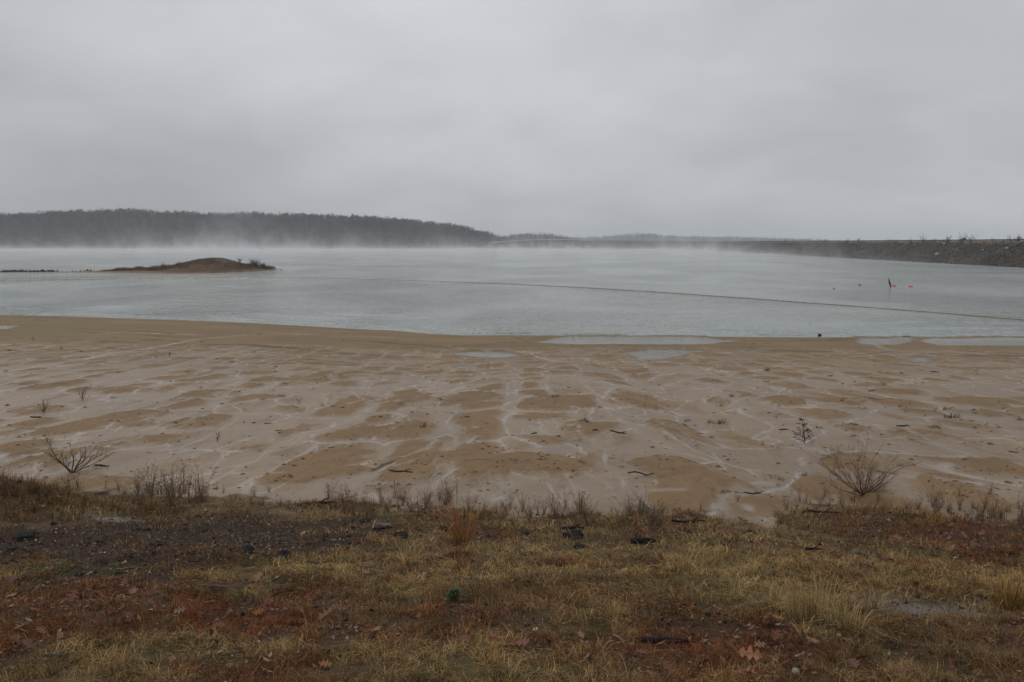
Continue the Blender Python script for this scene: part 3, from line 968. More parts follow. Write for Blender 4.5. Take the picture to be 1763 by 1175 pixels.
# crest road and downstream side
prof = [(1.055, -0.02), (1.10, 0.03), (1.42, 0.03), (1.48, -0.1), (2.6, -6.0), (3.6, -14.0)]
V = np.array([[(bx[i] + nx_[i] * DW * s, by[i] + ny_[i] * DW * s, cz_[i] + h) for s, h in prof] for i in range(0, len(sl), 4)])
pc = np.tile(np.array([(0.10, 0.08, 0.05), (0.06, 0.06, 0.06), (0.06, 0.06, 0.06), (0.10, 0.08, 0.05), (0.11, 0.09, 0.05), (0.11, 0.09, 0.05)]), (V.shape[0], 1))
mesh_np('crest_road', V.reshape(-1, 3), [grid_faces(V.shape[0], len(prof))], M_CONC, dam, attrs={'tint': pc})
g = MB()
idx = [i for i in range(0, len(sl), 2)]
rail = [(bx[i] + nx_[i] * DW * 1.08, by[i] + ny_[i] * DW * 1.08, cz_[i] + 0.44) for i in idx]
for dz in (0.0,):
    rp = np.array(rail) + (0, 0, dz)
    hgt = 0.30
    n_ = len(rp)
    no = np.stack([nx_[idx], ny_[idx], np.zeros(n_)], 1)
    ring = np.stack([rp - no * 0.05 - (0, 0, hgt), rp - no * 0.05 + (0, 0, hgt), rp + no * 0.05 + (0, 0, hgt), rp + no * 0.05 - (0, 0, hgt)], 1)
    q = []
    for i in range(n_ - 1):
        for j in range(4):
            q.append((i * 4 + j, i * 4 + (j + 1) % 4, (i + 1) * 4 + (j + 1) % 4, (i + 1) * 4 + j))
    g.add(ring.reshape(-1, 3), q, (), (0.045, 0.043, 0.045))
for i in range(0, 560, 2):
    g.box((bx[i] + nx_[i] * DW * 1.084, by[i] + ny_[i] * DW * 1.084, cz_[i] + 0.28), (0.18, 0.18, 0.72), 0, (0.03, 0.026, 0.024))
g.build('guardrail', M_CONC, dam)

# loose rock and dry brush that cover the face
def rocks_np(P, size, cols, seed, flat=0.7):
    rg = np.random.default_rng(seed)
    base = np.array([(1, 0, 0), (-1, 0, 0), (0, 1, 0), (0, -1, 0), (0, 0, 1), (0, 0, -1)], float)
    tri = np.array([(0, 2, 4), (2, 1, 4), (1, 3, 4), (3, 0, 4), (2, 0, 5), (1, 2, 5), (3, 1, 5), (0, 3, 5)])
    n = len(P)
    V = base[None] * rg.uniform(0.6, 1.3, (n, 6, 1)) * size[:, None, None] * np.array((1, 1, flat)) + rg.normal(0, 0.15, (n, 6, 3)) * size[:, None, None]
    a = rg.uniform(0, 6.28, n)
    ca, sa = np.cos(a)[:, None], np.sin(a)[:, None]
    V = np.stack([V[..., 0] * ca - V[..., 1] * sa, V[..., 0] * sa + V[..., 1] * ca, V[..., 2]], -1) + P[:, None]
    T = (tri[None] + np.arange(n)[:, None, None] * 6).reshape(-1, 3)
    return V.reshape(-1, 3), T, np.repeat(cols, 6, 0)


rg = np.random.default_rng(5)
n = 9000
ii = (rg.uniform(0, 1, n) ** 1.0 * 470).astype(int)
ss = rg.uniform(-0.02, 0.90, n)
P = np.stack([bx[ii] + nx_[ii] * DW * ss + rg.normal(0, 0.4, n), by[ii] + ny_[ii] * DW * ss + rg.normal(0, 0.8, n), cz_[ii] * ss + 0.45 * fbm(sl[ii] / 7, ss * DW / 6, 3, 305)], 1)
sz = rg.gamma(3.0, 0.13, n).clip(0.15, 1.0)
cc = np.array((0.036, 0.032, 0.027)) * rg.uniform(0.3, 2.0, (n, 1))
pale = rg.uniform(0, 1, n) > 0.987
cc[pale] = np.array((0.24, 0.22, 0.19)) * rg.uniform(0.6, 1.2, (pale.sum(), 1))
V, T, C = rocks_np(P, sz, cc, 6)
tag(mesh_np('riprap_stones', V, [T], M_STONE, attrs={'tint': C}), kind='stuff')
n = 26000
ii = (rg.uniform(0, 1, n) * 520).astype(int)
ss = np.clip(rg.uniform(0.02, 1.06, n), 0, 1.04)
cl_ = fbm(sl[ii] / 9, ss * 4, 3, 331)
keep = cl_ + rg.uniform(-0.4, 0.4, n) > -0.1
ii, ss, cl_ = ii[keep], ss[keep], cl_[keep]
n = len(ii)
b0 = np.stack([bx[ii] + nx_[ii] * DW * ss, by[ii] + ny_[ii] * DW * ss + rg.normal(0, .7, n), cz_[ii] * np.minimum(ss, 1.0)], 1)
hb = rg.uniform(0.5, 1.9, n) * (1 + 0.9 * cl_) * np.where(ss > 0.93, 0.35 + 1.3 * np.clip(cl_, 0, 1), 1)
ln = rg.normal(0, 0.35, (n, 2)) * hb[:, None]
a = rg.uniform(0, 3.14, n)
w = rg.uniform(0.05, 0.14, n)
o1 = np.stack([np.cos(a) * w, np.sin(a) * w, np.zeros(n)], 1)
V = np.stack([b0 - o1, b0 + o1, b0 + np.stack([ln[:, 0], ln[:, 1], hb], 1)], 1).reshape(-1, 3)
cols = np.array([(0.038, 0.029, 0.023), (0.058, 0.036, 0.023), (0.028, 0.025, 0.022), (0.068, 0.052, 0.030)])
cb = cols[rg.integers(0, 4, n)] * rg.uniform(0.7, 1.2, (n, 1))
tag(mesh_np('dry_brush', V, [np.arange(len(V)).reshape(-1, 3)], M_GRASS, attrs={'tint': np.repeat(cb, 3, 0)}), kind='stuff')
# pale boulders one can pick out
def dam_at(px, py):
    """point on the dam face seen at that place"""
    best = None
    for i in range(0, len(sl)):
        q = CX + bx[i] / (by[i] * 1.0) * F
        for s in np.linspace(0, 1, 24):
            P_ = dam_pt(i, s)
            dpt = P_[1] * math.cos(PITCH) - (P_[2] - CAMZ) * math.sin(PITCH)
            u = CX + F * P_[0] / dpt
            v = CY - F * (P_[1] * math.sin(PITCH) + (P_[2] - CAMZ) * math.cos(PITCH)) / dpt
            e = (u - px) ** 2 + (v - py) ** 2
            if best is None or e < best[0]:
                best = (e, i, s, P_)
    return best


def boulder_mesh(name, seed, size, col, mat=None, flat=0.7, sub=2, rough_=0.7):
    rgb = np.random.default_rng(seed)
    import bmesh
    bm = bmesh.new()
    bmesh.ops.create_icosphere(bm, subdivisions=sub, radius=1.0)
    sc_ = np.array(size) * np.array((1, 1, flat)) if np.isscalar(size) else np.array(size)
    off = rgb.uniform(0, 50, 3)
    for v in bm.verts:
        n1 = float(fbm(np.array([v.co.x * 1.3 + off[0] + v.co.z]), np.array([v.co.y * 1.3 + off[1] - v.co.z * 0.7]), 3, seed)[0])
        k = 1 + rough_ * n1
        v.co = Vector((v.co.x * sc_[0] * k, v.co.y * sc_[1] * k, v.co.z * sc_[2] * k))
    V = np.array([v.co[:] for v in bm.verts])
    T = np.array([[v.index for v in f.verts] for f in bm.faces])
    bm.free()
    return mesh_np(name, V, [T], mat or M_STONE, smooth=False, attrs={'tint': np.tile(np.array(col), (len(V), 1)) * rgb.uniform(0.85, 1.15, (len(V), 1))})


for k_, (px, py, s, lab) in enumerate([(1616, 438.5, 0.85, 'largest pale boulder, alone halfway up the dark dam face below the dark car'), (1626, 421, 0.75, 'long whitish boulder just under the crest grass of the dam, above the pale boulder'),
                                  (1575, 422, 0.42, 'small white stone near the dam crest left of the tall crest shrub'), (1735, 430, 0.7, 'grey boulder in the pale rock streak at the right end of the dam face'),
                                  (1693, 432, 0.45, 'round grey stone in the middle of the dam face right of the crest shrub'), (1650, 431, 0.4, 'low grey stone on the dam face just left of the crest shrub')]):
    _, i, s_, P_ = dam_at(px, py)
    o = boulder_mesh('boulder', 40 + k_, (s, s * 1.3, s * 0.7), (0.42, 0.39, 0.34))
    o.location = (P_[0] - 0.5, P_[1], P_[2] + 0.45)
    tag(o, lab, 'boulder', 'pale boulders on the dam face')


def shrub(name, h, spread, nst, seed, col, r0, levels=2, up=1.0, k=3, mat=None, stems=None):
    """multi stemmed bare shrub, one mesh: stems fan out of one root and fork into finer twigs"""
    rg_ = random.Random(seed)
    m = MB()

    def grow(p, d, L, r, lv):
        n = 5 if lv == 0 else 4
        pts, dd = [Vector(p)], Vector(d).normalized()
        for _ in range(n - 1):
            dd = (dd + Vector((rg_.gauss(0, .15), rg_.gauss(0, .15), 0.07 * up + rg_.gauss(0, .06)))).normalized()
            pts.append(pts[-1] + dd * (L / (n - 1)))
        m.tube([tuple(q) for q in pts], np.linspace(r, r * 0.45, n), 4 if lv == 0 else k, np.array(col) * rg_.uniform(.75, 1.25), cap=False)
        if lv >= levels:
            return
        for _ in range(rg_.choice((3, 4, 5)) if lv == 0 else rg_.choice((1, 2, 3))):
            j = rg_.choice(range(1, n))
            a = rg_.uniform(0, 6.28)
            nd_ = (dd * 1.0 + Vector((math.cos(a), math.sin(a), rg_.uniform(-0.1, 0.5))) * rg_.uniform(0.35, 0.8)).normalized()
            grow(pts[j], nd_, L * rg_.uniform(0.35, 0.6), r * 0.5, lv + 1)

    for s in (stems or range(nst)):
        if stems:
            d, L = s
        else:
            a = rg_.uniform(0, 6.28)
            sp = spread * math.sqrt(rg_.random())
            d, L = (math.cos(a) * sp, math.sin(a) * sp, 1.0), h * rg_.uniform(0.55, 1.0)
        grow((rg_.gauss(0, .01) * h, rg_.gauss(0, .01) * h, -0.02 * h), d, L, r0 * rg_.uniform(.7, 1.1), 0)
    return m.build(name, mat or M_TWIG)


DAMSH = [(1655, 423, 18, 13), (1590, 423, 15, 10), (1567, 421, 9, 7), (1478, 418.5, 8, 5), (1458, 419, 7, 4), (1632, 418, 12, 4), (1352, 419, 10, 7), (1320, 425, 10, 8), (1243, 428, 10, 9), (1543, 418, 6, 5), (1610, 418, 6, 5), (1708, 417, 6, 5), (1752, 417, 10, 6), (1670, 421, 16, 9)]
DAMLAB = ['tallest bare shrub on the dam, rising past the crest right of the dark car', 'broad bare shrub breaking the dam crest line left of the tall one', 'small bare shrub on the dam crest just left of the broad one', 'thin bare sapling on the crest in the middle of the dam', 'leftmost thin sapling poking above the guardrail', 'slender single stemmed sapling on the crest left of the dark car',
          'dark shrub low on the dam where the mist drifts', 'grey shrub on the hazy part of the dam', 'furthest shrub on the dam near the bridge end', 'little twiggy shrub on the crest grass at mid dam', 'short shrub beside the guardrail under the slender sapling', 'small shrub on the crest between the dark car and the pale pickup truck', 'bare sapling beside the pale pickup truck at the far right', 'second stem clump right behind the tallest dam shrub']
for k_, ((px, py, hp, wp), lab) in enumerate(zip(DAMSH, DAMLAB)):
    _, i, s_, P_ = dam_at(px, py)
    sc_ = P_[1] / F
    o = shrub('bare_shrub', hp * sc_, wp / hp * 0.9, 9, 60 + k_, (0.050, 0.044, 0.040), 0.085, 2, k=3, mat=M_FAR)
    o.location = P_
    tag(o, lab, 'shrub', 'bare shrubs on the dam')


# vehicles on the dam road
def vehicle(pos, rz, lab, kind, col):
    e = empty('pickup_truck' if kind == 'pickup' else 'car', pos, rz)
    tag(e, lab, 'pickup truck' if kind == 'pickup' else 'car')
    # profile along x (length), z
    if kind == 'pickup':
        prof = [(-2.7, .45), (-2.7, 1.05), (-.55, 1.08), (-.5, 1.12), (.75, 1.12), (1.0, 1.10), (2.5, 0.98), (2.7, .8), (2.7, .45)]
        cab = [(-.55, 1.08), (-.40, 1.72), (.45, 1.76), (1.05, 1.10)]
    else:
        prof = [(-2.2, .4), (-2.25, .95), (-1.9, 1.02), (1.0, 1.0), (2.1, .85), (2.25, .6), (2.2, .4)]
        cab = [(-1.9, 1.0), (-1.45, 1.50), (.2, 1.52), (1.05, 1.0)]

    def ext(pr, w, wt=None):
        n = len(pr)
        zt = max(z for _, z in pr)
        z0 = min(z for _, z in pr)
        V = []
        for sgn in (-1, 1):
            for x, z in pr:
                ww = w if wt is None else w + (wt - w) * (z - z0) / (zt - z0)
                V.append((x, sgn * ww, z))
        q = [(j, (j + 1) % n, n + (j + 1) % n, n + j) for j in range(n)]
        return V, q, n

    m = MB()
    V, q, n = ext(prof, 0.9)
    tr = [(0, j + 1, j) for j in range(1, n - 1)] + [(n, n + j, n + j + 1) for j in range(1, n - 1)]
    m.add(V, q, tr, col)
    m.build('body', M_PAINT, e)
    m = MB()
    V, q, n = ext(cab, 0.86, 0.68)
    tr = [(0, j + 1, j) for j in range(1, n - 1)] + [(n, n + j, n + j + 1) for j in range(1, n - 1)]
    m.add(V, q, tr, col)
    cabo = m.build('cab', M_PAINT, e)
    for sgn in (-1, 1):
        m = MB()
        x0, x1, z0, z1 = cab[0][0] + .22, cab[3][0] - .30, cab[0][1] + .06, cab[1][1] - .08
        xa, xb = cab[1][0] + .08, cab[2][0] - .02
        y0, y1 = 0.875, 0.72
        V = [(x0, sgn * (y0 + .005), z0), (x1, sgn * (y0 + .005), z0), (xb, sgn * (y1 + .005), z1), (xa, sgn * (y1 + .005), z1),
             (x0, sgn * (y0 - .02), z0), (x1, sgn * (y0 - .02), z0), (xb, sgn * (y1 - .02), z1), (xa, sgn * (y1 - .02), z1)]
        m.add(V, [(0, 1, 2, 3), (7, 6, 5, 4), (0, 4, 5, 1), (1, 5, 6, 2), (2, 6, 7, 3), (3, 7, 4, 0)], (), (0.02, 0.022, 0.025))
        m.build('window', M_PAINT, cabo)
        for x in (-prof[-1][0] * .62, prof[-1][0] * .62):
            m = MB()
            m.tube([(x, sgn * .70, .36), (x, sgn * .93, .36)], .36, 14, (0.015, 0.015, 0.015))
            wh = m.build('wheel', M_PAINT, e)
            m = MB()
            m.tube([(x, sgn * .92, .36), (x, sgn * .945, .36)], .19, 10, (0.25, 0.25, 0.26))
            m.build('rim', M_PAINT, wh)
        m = MB()
        m.box((prof[-1][0] - .02, sgn * .62, .72), (.08, .3, .14), 0, (0.7, 0.7, 0.66))
        m.build('headlight', M_PAINT, e)


def on_road(px, off=1.24):
    u = CX + F * (bx + nx_ * DW * off) / (by + ny_ * DW * off)
    i = int(np.argmin(np.abs(u - px) + (sl > 900) * 1e6))
    return (bx[i] + nx_[i] * DW * off, by[i] + ny_[i] * DW * off, cz_[i] + 0.035), math.atan2(ty[i], tx[i])


p, a = on_road(1654, 1.18)
vehicle(p, a, 'dark car on the dam road between the crest shrubs', 'car', (0.035, 0.030, 0.034))
p, a = on_road(1747, 1.18)
vehicle(p, a + math.pi, 'pale pickup truck on the dam road at the right edge', 'pickup', (0.36, 0.36, 0.38))

# ------------------------------------------------------------------ bridge at the far end of the dam
br = empty('road_bridge', (0, 0, 0))
tag(br, 'long low concrete road bridge on white piers between dam and wooded hill', 'bridge')
bpx = [(845, 417.5, 1480), (865, 416.3, 1470), (895, 414.2, 1450), (925, 413.0, 1430), (960, 412.6, 1412), (990, 412.8, 1400), (1022, 413.8, 1388)]
bpt = np.array([at_y(a, b, Y) for a, b, Y in bpx])
tt = np.linspace(0, 1, 40)
bs = np.r_[0, np.cumsum(np.linalg.norm(np.diff(bpt, axis=0), axis=1))]
bs /= bs[-1]
line = np.stack([np.interp(tt, bs, bpt[:, i]) for i in range(3)], 1)
for _ in range(4):
    line[1:-1] = (line[:-2] + 2 * line[1:-1] + line[2:]) / 4


def strip(mb, line, w, z0, z1, col, off=0.0):
    t = np.gradient(line, axis=0)
    t[:, 2] = 0
    t /= np.linalg.norm(t, axis=1)[:, None]
    no = np.stack([-t[:, 1], t[:, 0], 0 * t[:, 0]], 1)
    c = line + no * off
    ring = np.stack([c - no * w + (0, 0, z0), c - no * w + (0, 0, z1), c + no * w + (0, 0, z1), c + no * w + (0, 0, z0)], 1)
    q = []
    for i in range(len(line) - 1):
        for j in range(4):
            q.append((i * 4 + j, i * 4 + (j + 1) % 4, (i + 1) * 4 + (j + 1) % 4, (i + 1) * 4 + j))
    n4 = (len(line) - 1) * 4
    q += [(0, 3, 2, 1), (n4, n4 + 1, n4 + 2, n4 + 3)]
    mb.add(ring.reshape(-1, 3), q, (), col)


m = MB(); strip(m, line, 5.0, -1.3, -0.6, (0.34, 0.33, 0.30)); m.build('deck', M_CONC, br)
for off in (-4.7, 4.7):
    m = MB(); strip(m, line, 0.2, -0.598, 0.45, (0.46, 0.44, 0.39), off); m.build('parapet', M_CONC, br)
for off in (-3.4, -1.1, 1.1, 3.4):
    m = MB(); strip(m, line[:39], 0.45, -3.0, -1.302, (0.085, 0.08, 0.078), off); m.build('girder', M_CONC, br)
for px in (887, 917, 949.5, 985):
    k_ = int(np.argmin(np.abs(CX + F * line[:, 0] / line[:, 1] - px)))
    c = line[k_]
    t = line[min(k_ + 1, 39)] - line[k_ - 1]
    a = math.atan2(t[1], t[0])
    m = MB()
    for o_ in (-3.2, 3.2):
        m.tube([(c[0] - math.sin(a) * o_, c[1] + math.cos(a) * o_, -3), (c[0] - math.sin(a) * o_, c[1] + math.cos(a) * o_, c[2] - 4.6)], 0.8, 12, (0.40, 0.39, 0.37))
    m.box((c[0], c[1], c[2] - 3.85), (2.0, 9.2, 1.6), a, (0.40, 0.39, 0.37))
    m.build('pier', M_CONC, br)
m = MB()
c = line[-1]
m.box((c[0] + 2, c[1], c[2] / 2 - 1.6), (7, 11, c[2] - 0.2), 0, (0.10, 0.085, 0.065))
m.build('abutment', M_CONC, br)
m = MB()
c = line[0]
m.box((c[0] - 2, c[1] + 2, c[2] / 2 - 1.6), (8, 11, c[2] - 0.2), 0, (0.20, 0.19, 0.17))
m.build('abutment', M_CONC, br)

# ------------------------------------------------------------------ island with its sand spit and row of rocks
ITOP = [(-160, 469.5, 470.5), (0, 468.9, 469.8), (110, 468, 469.2), (175, 466.5, 468.5), (200, 465.0, 469), (240, 463.5, 470), (270, 463, 471.5), (290, 460, 472.2), (320, 451.5, 472.3), (335, 447, 472), (375, 445.5, 471), (395, 449.5, 470.2), (415, 454, 469.5), (430, 457.5, 468.6), (450, 459.5, 467.6),
        (470, 461.8, 466.2), (483, 464.3, 465)]
YI = 268.0
it = np.array(ITOP)
ifront = np.array([on_z(a, b, 0.0)[1] for a, b in it[:, [0, 2]]])
for _ in range(8):
    ifront[1:-1] = (ifront[:-2] + 2 * ifront[1:-1] + ifront[2:]) / 4
iy = ifront + 5.0


def isl_x(px):
    return (px - CX) / F * np.interp(px, it[:, 0], iy)


ix = isl_x(it[:, 0])
iz = np.maximum(np.array([at_y(r[0], r[1], y_)[2] for r, y_ in zip(it, iy)]), 0.15)
xs = np.linspace(ix[0], ix[-1] + 1.5, 420)
top = np.interp(xs, ix, iz)
top[xs > ix[-1]] = -0.4
fr = np.interp(xs, ix, ifront)
dep = 5.0 + 3.2 * top
vv = np.linspace(-0.35, 1.3, 44)
GX = np.repeat(xs[:, None], 44, 1)
GY = fr[:, None] + vv[None] * dep[:, None]
sh_ = np.where(vv < 0, vv * 1.2, 0) [None] + np.clip(np.sin(np.clip(vv, 0, 1) * math.pi), 0, 1)[None] ** 0.8 - np.where(vv > 1, (vv - 1) * 2, 0)[None]
GZ = sh_ * np.maximum(top, 0.2)[:, None]
GZ = GZ + 0.22 * fbm(GX / 1.8, GY / 1.8, 4, 401) * np.clip(sh_, 0, 1) * np.minimum(1, top / 1.0)[:, None]


def isl_z(x, v):
    i = np.clip(np.searchsorted(xs, x), 0, 419)
    t_ = np.interp(x, xs, top)
    f_ = np.interp(x, xs, fr)
    d_ = 5.0 + 3.2 * t_
    return f_ + v * d_, np.sin(np.clip(v, 0, 1) * math.pi) ** 0.8 * np.maximum(t_, 0.2)


cs = np.array((0.22, 0.150, 0.096))
ch = np.array((0.125, 0.085, 0.056))
hk = sst(0.25, 0.9, GZ + 0.25 * fbm(GX / 2, GY / 2, 3, 405))[..., None]
ic = cs * (1 - hk) + ch * hk
ic = ic * (1 + 0.28 * fbm(GX / 1.1, GY / 1.1 + GZ, 4, 409)[..., None])
isl = mesh_np('island', np.stack([GX, GY, GZ], -1).reshape(-1, 3), [grid_faces(420, 44)], M_STONE, smooth=True, attrs={'tint': ic.reshape(-1, 3)})
tag(isl, kind='structure')
rg = np.random.default_rng(31)
n = 26000
px_ = np.concatenate([rg.uniform(180, 320, n // 2), rg.uniform(300, 474, n - n // 2)])
x = isl_x(px_)
v = rg.uniform(0.10, 0.95, n)
kk = (fbm(x / 2.5, v * 3, 3, 415) + rg.uniform(-0.5, 0.5, n) > -0.15) & ((v > 0.16) | (fbm(x / 4, v, 2, 416) > 0.2))
x, v, px_ = x[kk], v[kk], px_[kk]
n = len(x)
y, z = isl_z(x, v)
mound_ = (px_ > 310) & (px_ < 425)
hb = rg.uniform(0.5, 1.15, n) * np.where(mound_, np.where(v < 0.34, 0.95, 0.42), 1.0) * np.where(px_ < 205, 0.45, 1) * (1 + 0.5 * fbm(x / 3, v * 2, 2, 419))
a = rg.uniform(0, 3.14, n)
w = rg.uniform(0.03, 0.07, n)
b0 = np.stack([x, y, z - 0.05], 1)
o1 = np.stack([np.cos(a) * w, np.sin(a) * w, 0 * a], 1)
V = np.stack([b0 - o1, b0 + o1, b0 + np.stack([rg.normal(0, .15, n), rg.normal(0, .15, n), hb], 1)], 1).reshape(-1, 3)
cols = np.array([(0.175, 0.115, 0.072), (0.135, 0.090, 0.060), (0.205, 0.142, 0.088), (0.095, 0.068, 0.050)])
cb = cols[rg.integers(0, 4, n)] * rg.uniform(0.8, 1.2, (n, 1))
tag(mesh_np('island_reeds', V, [np.arange(len(V)).reshape(-1, 3)], M_GRASS, attrs={'tint': np.repeat(cb, 3, 0)}), kind='stuff')
for k_, (px, v, hp, lab) in enumerate([(441, 0.5, 13, 'rounded russet shrub at the right end of the island'), (455, 0.45, 8, 'small brown shrub on the low right tip of the island'), (411, 0.5, 9, 'thin upright twigs on the right shoulder of the island mound'), (283, 0.4, 8, 'dark upright stalks at the left foot of the island mound')]):
    x = float(isl_x(px))
    y, z = isl_z(np.array([x]), np.array([v]))
    o = shrub('island_shrub', hp * YI / F, 1.7 if k_ < 2 else 0.3, 60 if k_ < 2 else 12, 90 + k_, (0.155, 0.105, 0.078), 0.055, 2, mat=M_FAR)
    o.location = (x, float(y[0]), float(z[0]) - 0.1)
    tag(o, lab, 'shrub')
rg_ = random.Random(12)
rproto = [boulder_mesh('shore_rock', 500 + i, (0.42, 0.40, 0.52), (0.030, 0.029, 0.031), sub=1) for i in range(4)]
px, k_ = -46.0, 0
while px < 172:
    dense = px < 105
    o = rproto[k_] if k_ < 4 else rproto[k_ % 4].copy()
    if k_ >= 4:
        COL.objects.link(o)
    x = float(isl_x(px))
    y, z = isl_z(np.array([x]), np.array([0.55]))
    s = rg_.uniform(0.7, 1.25) * (1.0 if dense else rg_.uniform(0.55, 0.8)) * (1.35 if 166 < px < 172 else 1)
    o.scale = (s, s * 1.1, s * rg_.uniform(0.75, 1.1))
    o.rotation_euler = (0, 0, rg_.uniform(0, 6.28))
    o.location = (x, float(y[0]) + rg_.uniform(-0.6, 0.6), float(z[0]) + 0.14 * s)
    tag(o, 'dark rock in the packed row along the low sand spit left of the island' if dense else 'low rock in the sparse end of the row nearest the island', 'rock', 'rocks along the spit')
    px += rg_.uniform(2.2, 3.8) * (1 if dense else 2.2)
    k_ += 1

# ------------------------------------------------------------------ floating boom line, buoys, snag and waterfowl
bl = [(-160, 486), (0, 483), (180, 481), (350, 478.6), (500, 478.6), (600, 480), (740, 484.5), (880, 489.3), (1020, 496.5), (1163, 505.5), (1330, 517.5), (1500, 530.3), (1640, 541), (1763, 551.5), (2000, 573)]
bw = np.array([on_z(a, b, 0.0) for a, b in bl])
s0 = np.r_[0, np.cumsum(np.linalg.norm(np.diff(bw, axis=0), axis=1))]
tt = np.linspace(0, s0[-1], 400)
bp_ = np.stack([np.interp(tt, s0, bw[:, i]) for i in range(3)], 1)
for _ in range(60):
    bp_[1:-1] = (bp_[:-2] + 2 * bp_[1:-1] + bp_[2:]) / 4
bp_[:, 0] += 0.10 * np.sin(tt / 3.7)
bp_[:, 1] += 0.12 * np.sin(tt / 2.9 + 1)
boom = empty('boom_line', tuple(bp_[200]))
tag(boom, 'long thin floating boom line strung across the lake from the left to the right edge', 'float line')
m = MB()
m.tube(bp_ + (0, 0, 0.02) - bp_[200], 0.05, 5, (0.16, 0.14, 0.09))
m.build('rope', M_PLAST, boom)
nf = 100
for i in range(nf):
    a, b = tt[-1] * (i + 0.06) / nf, tt[-1] * (i + 0.94) / nf
    q = np.linspace(a, b, 6)
    P = np.stack([np.interp(q, tt, bp_[:, j]) for j in range(3)], 1) - bp_[200] + (0, 0, 0.045)
    m = MB()
    f = i / nf
    c = np.array((0.52, 0.48, 0.38)) * (1 - sst(0.30, 0.7, f)) + np.array((0.25, 0.22, 0.15)) * sst(0.30, 0.7, f)
    m.tube(P, 0.085 + 0.06 * float(sst(0.5, 0.2, f)), 6, c * random.uniform(0.85, 1.15))
    m.build('float', M_PLAST, boom)


def buoy(px, py, wpx, lab):
    c = on_z(px, py, 0.0)
    r = wpx * c[1] / F / 2
    e = empty('buoy', (c[0], c[1], 0))
    tag(e, lab, 'buoy', 'orange buoys')
    m = MB()
    zs = [-0.55, -0.4, -0.1, 0.15, 0.42, 0.55, 0.60]
    rs = [0.35, 0.75, 0.97, 1.0, 0.85, 0.5, 0.12]
    m.tube([(0, 0, z * r) for z in zs], [x * r for x in rs], 18, (0.55, 0.085, 0.045))
    m.build('hull', M_PLAST, e, smooth=True)
    m = MB()
    m.tube([(0, 0, 0.02 * r), (0, 0, -0.12 * r)], 1.02 * r, 18, (0.30, 0.05, 0.035))
    m.build('waterline_band', M_PLAST, e)
    m = MB()
    m.tube([(0.06 * math.cos(t), 0, 0.60 * r + 0.06 + 0.06 * math.sin(t)) for t in np.linspace(0, 6.28, 10)], 0.015, 5, (0.2, 0.2, 0.2))
    m.build('lifting_ring', M_PLAST, e)


buoy(1539, 493.2, 8.0, 'orange buoy right beside the dark snag in the water')
buoy(1568, 494.2, 8.0, 'orange buoy floating alone right of the snag')

c = on_z(1534, 494, 0.0)
k = c[1] / F
m = MB()
pts = [(0.2 * k, 0, -0.5), (0, 0, 0), (-1.3 * k, 0.1, 3.2 * k), (-2.8 * k, 0.0, 7.0 * k), (-4.3 * k, -0.1, 10.3 * k), (-4.9 * k, 0.0, 13.6 * k)]
m.tube(pts, np.array([1.0, 1.0, 1.15, 1.25, 0.8, 0.42]) * 1.15 * k, 8, (0.017, 0.016, 0.017))
m.tube([(-0.2 * k, 0, 0.5 * k), (-2.5 * k, 0.1, -0.1 * k), (-4.6 * k, 0.2, -0.6 * k)], [0.5 * k, 0.4 * k, 0.2 * k], 6, (0.02, 0.019, 0.02))
m.tube([(-4.2 * k, 0, 10.0 * k), (-4.0 * k, 0, 12.2 * k), (-4.4 * k, 0, 14.6 * k)], [0.5 * k, 0.4 * k, 0.2 * k], 6, (0.02, 0.019, 0.02))
o = m.build('snag', M_WOOD)
o.location = (c[0], c[1], 0)
tag(o, 'black leaning snag standing out of the water beside an orange buoy', 'dead wood')


def duck(px, py, lpx, lab, rz=0.0):
    c = on_z(px, py, 0.0)
    L = lpx * c[1] / F
    m = MB()
    body = np.array([(-0.5, 0, .16), (-0.38, 0, .14), (-0.1, 0, .12), (0.2, 0, .11), (0.36, 0, .16), (0.40, 0, .26), (0.42, 0, .36), (0.50, 0, .38), (0.60, 0, .35)]) * L
    rad = np.array([.02, .09, .16, .15, .09, .055, .075, .055, .02]) * L
    m.tube(body, rad, 10, (0.055, 0.045, 0.038))
    o = m.build('waterbird', M_LEAF, smooth=True)
    o.location = (c[0], c[1], 0)
    o.rotation_euler = (0, 0, rz)
    tag(o, lab, 'bird')


duck(1480, 491.5, 5.5, 'dark waterbird floating left of the snag')
duck(1436, 497.4, 4.0, 'tiny low waterbird farther left of the snag, nearer the boom line', 3.0)


def flyer(px, py, Y, span, col, lab, bank=0.4):
    c = at_y(px, py, Y)
    m = MB()
    m.tube([(-0.25 * span, 0, 0), (-0.1 * span, 0, 0.0), (0.1 * span, 0, 0.01), (0.24 * span, 0, 0.0)], np.array([.01, .055, .055, .01]) * span, 8, col)
    for s in (-1, 1):
        V = [(0.10 * span, 0, 0.02), (-0.10 * span, 0, 0.02), (0.09 * span, s * 0.25 * span, 0.12 * span), (-0.06 * span, s * 0.25 * span, 0.12 * span), (-0.06 * span, s * 0.5 * span, 0.07 * span)]
        V = V + [(x, y, z - 0.02) for x, y, z in V]
        m.add(V, [(0, 1, 3, 2), (5, 7, 8, 6), (0, 2, 7, 5), (1, 6, 8, 3)], [(2, 3, 4), (7, 9, 8), (2, 4, 9), (2, 9, 7), (3, 8, 9), (3, 9, 4)], col)
    o = m.build('gull', M_LEAF)
    o.location = c
    o.rotation_euler = (bank, 0, 0.6)
    tag(o, lab, 'bird')


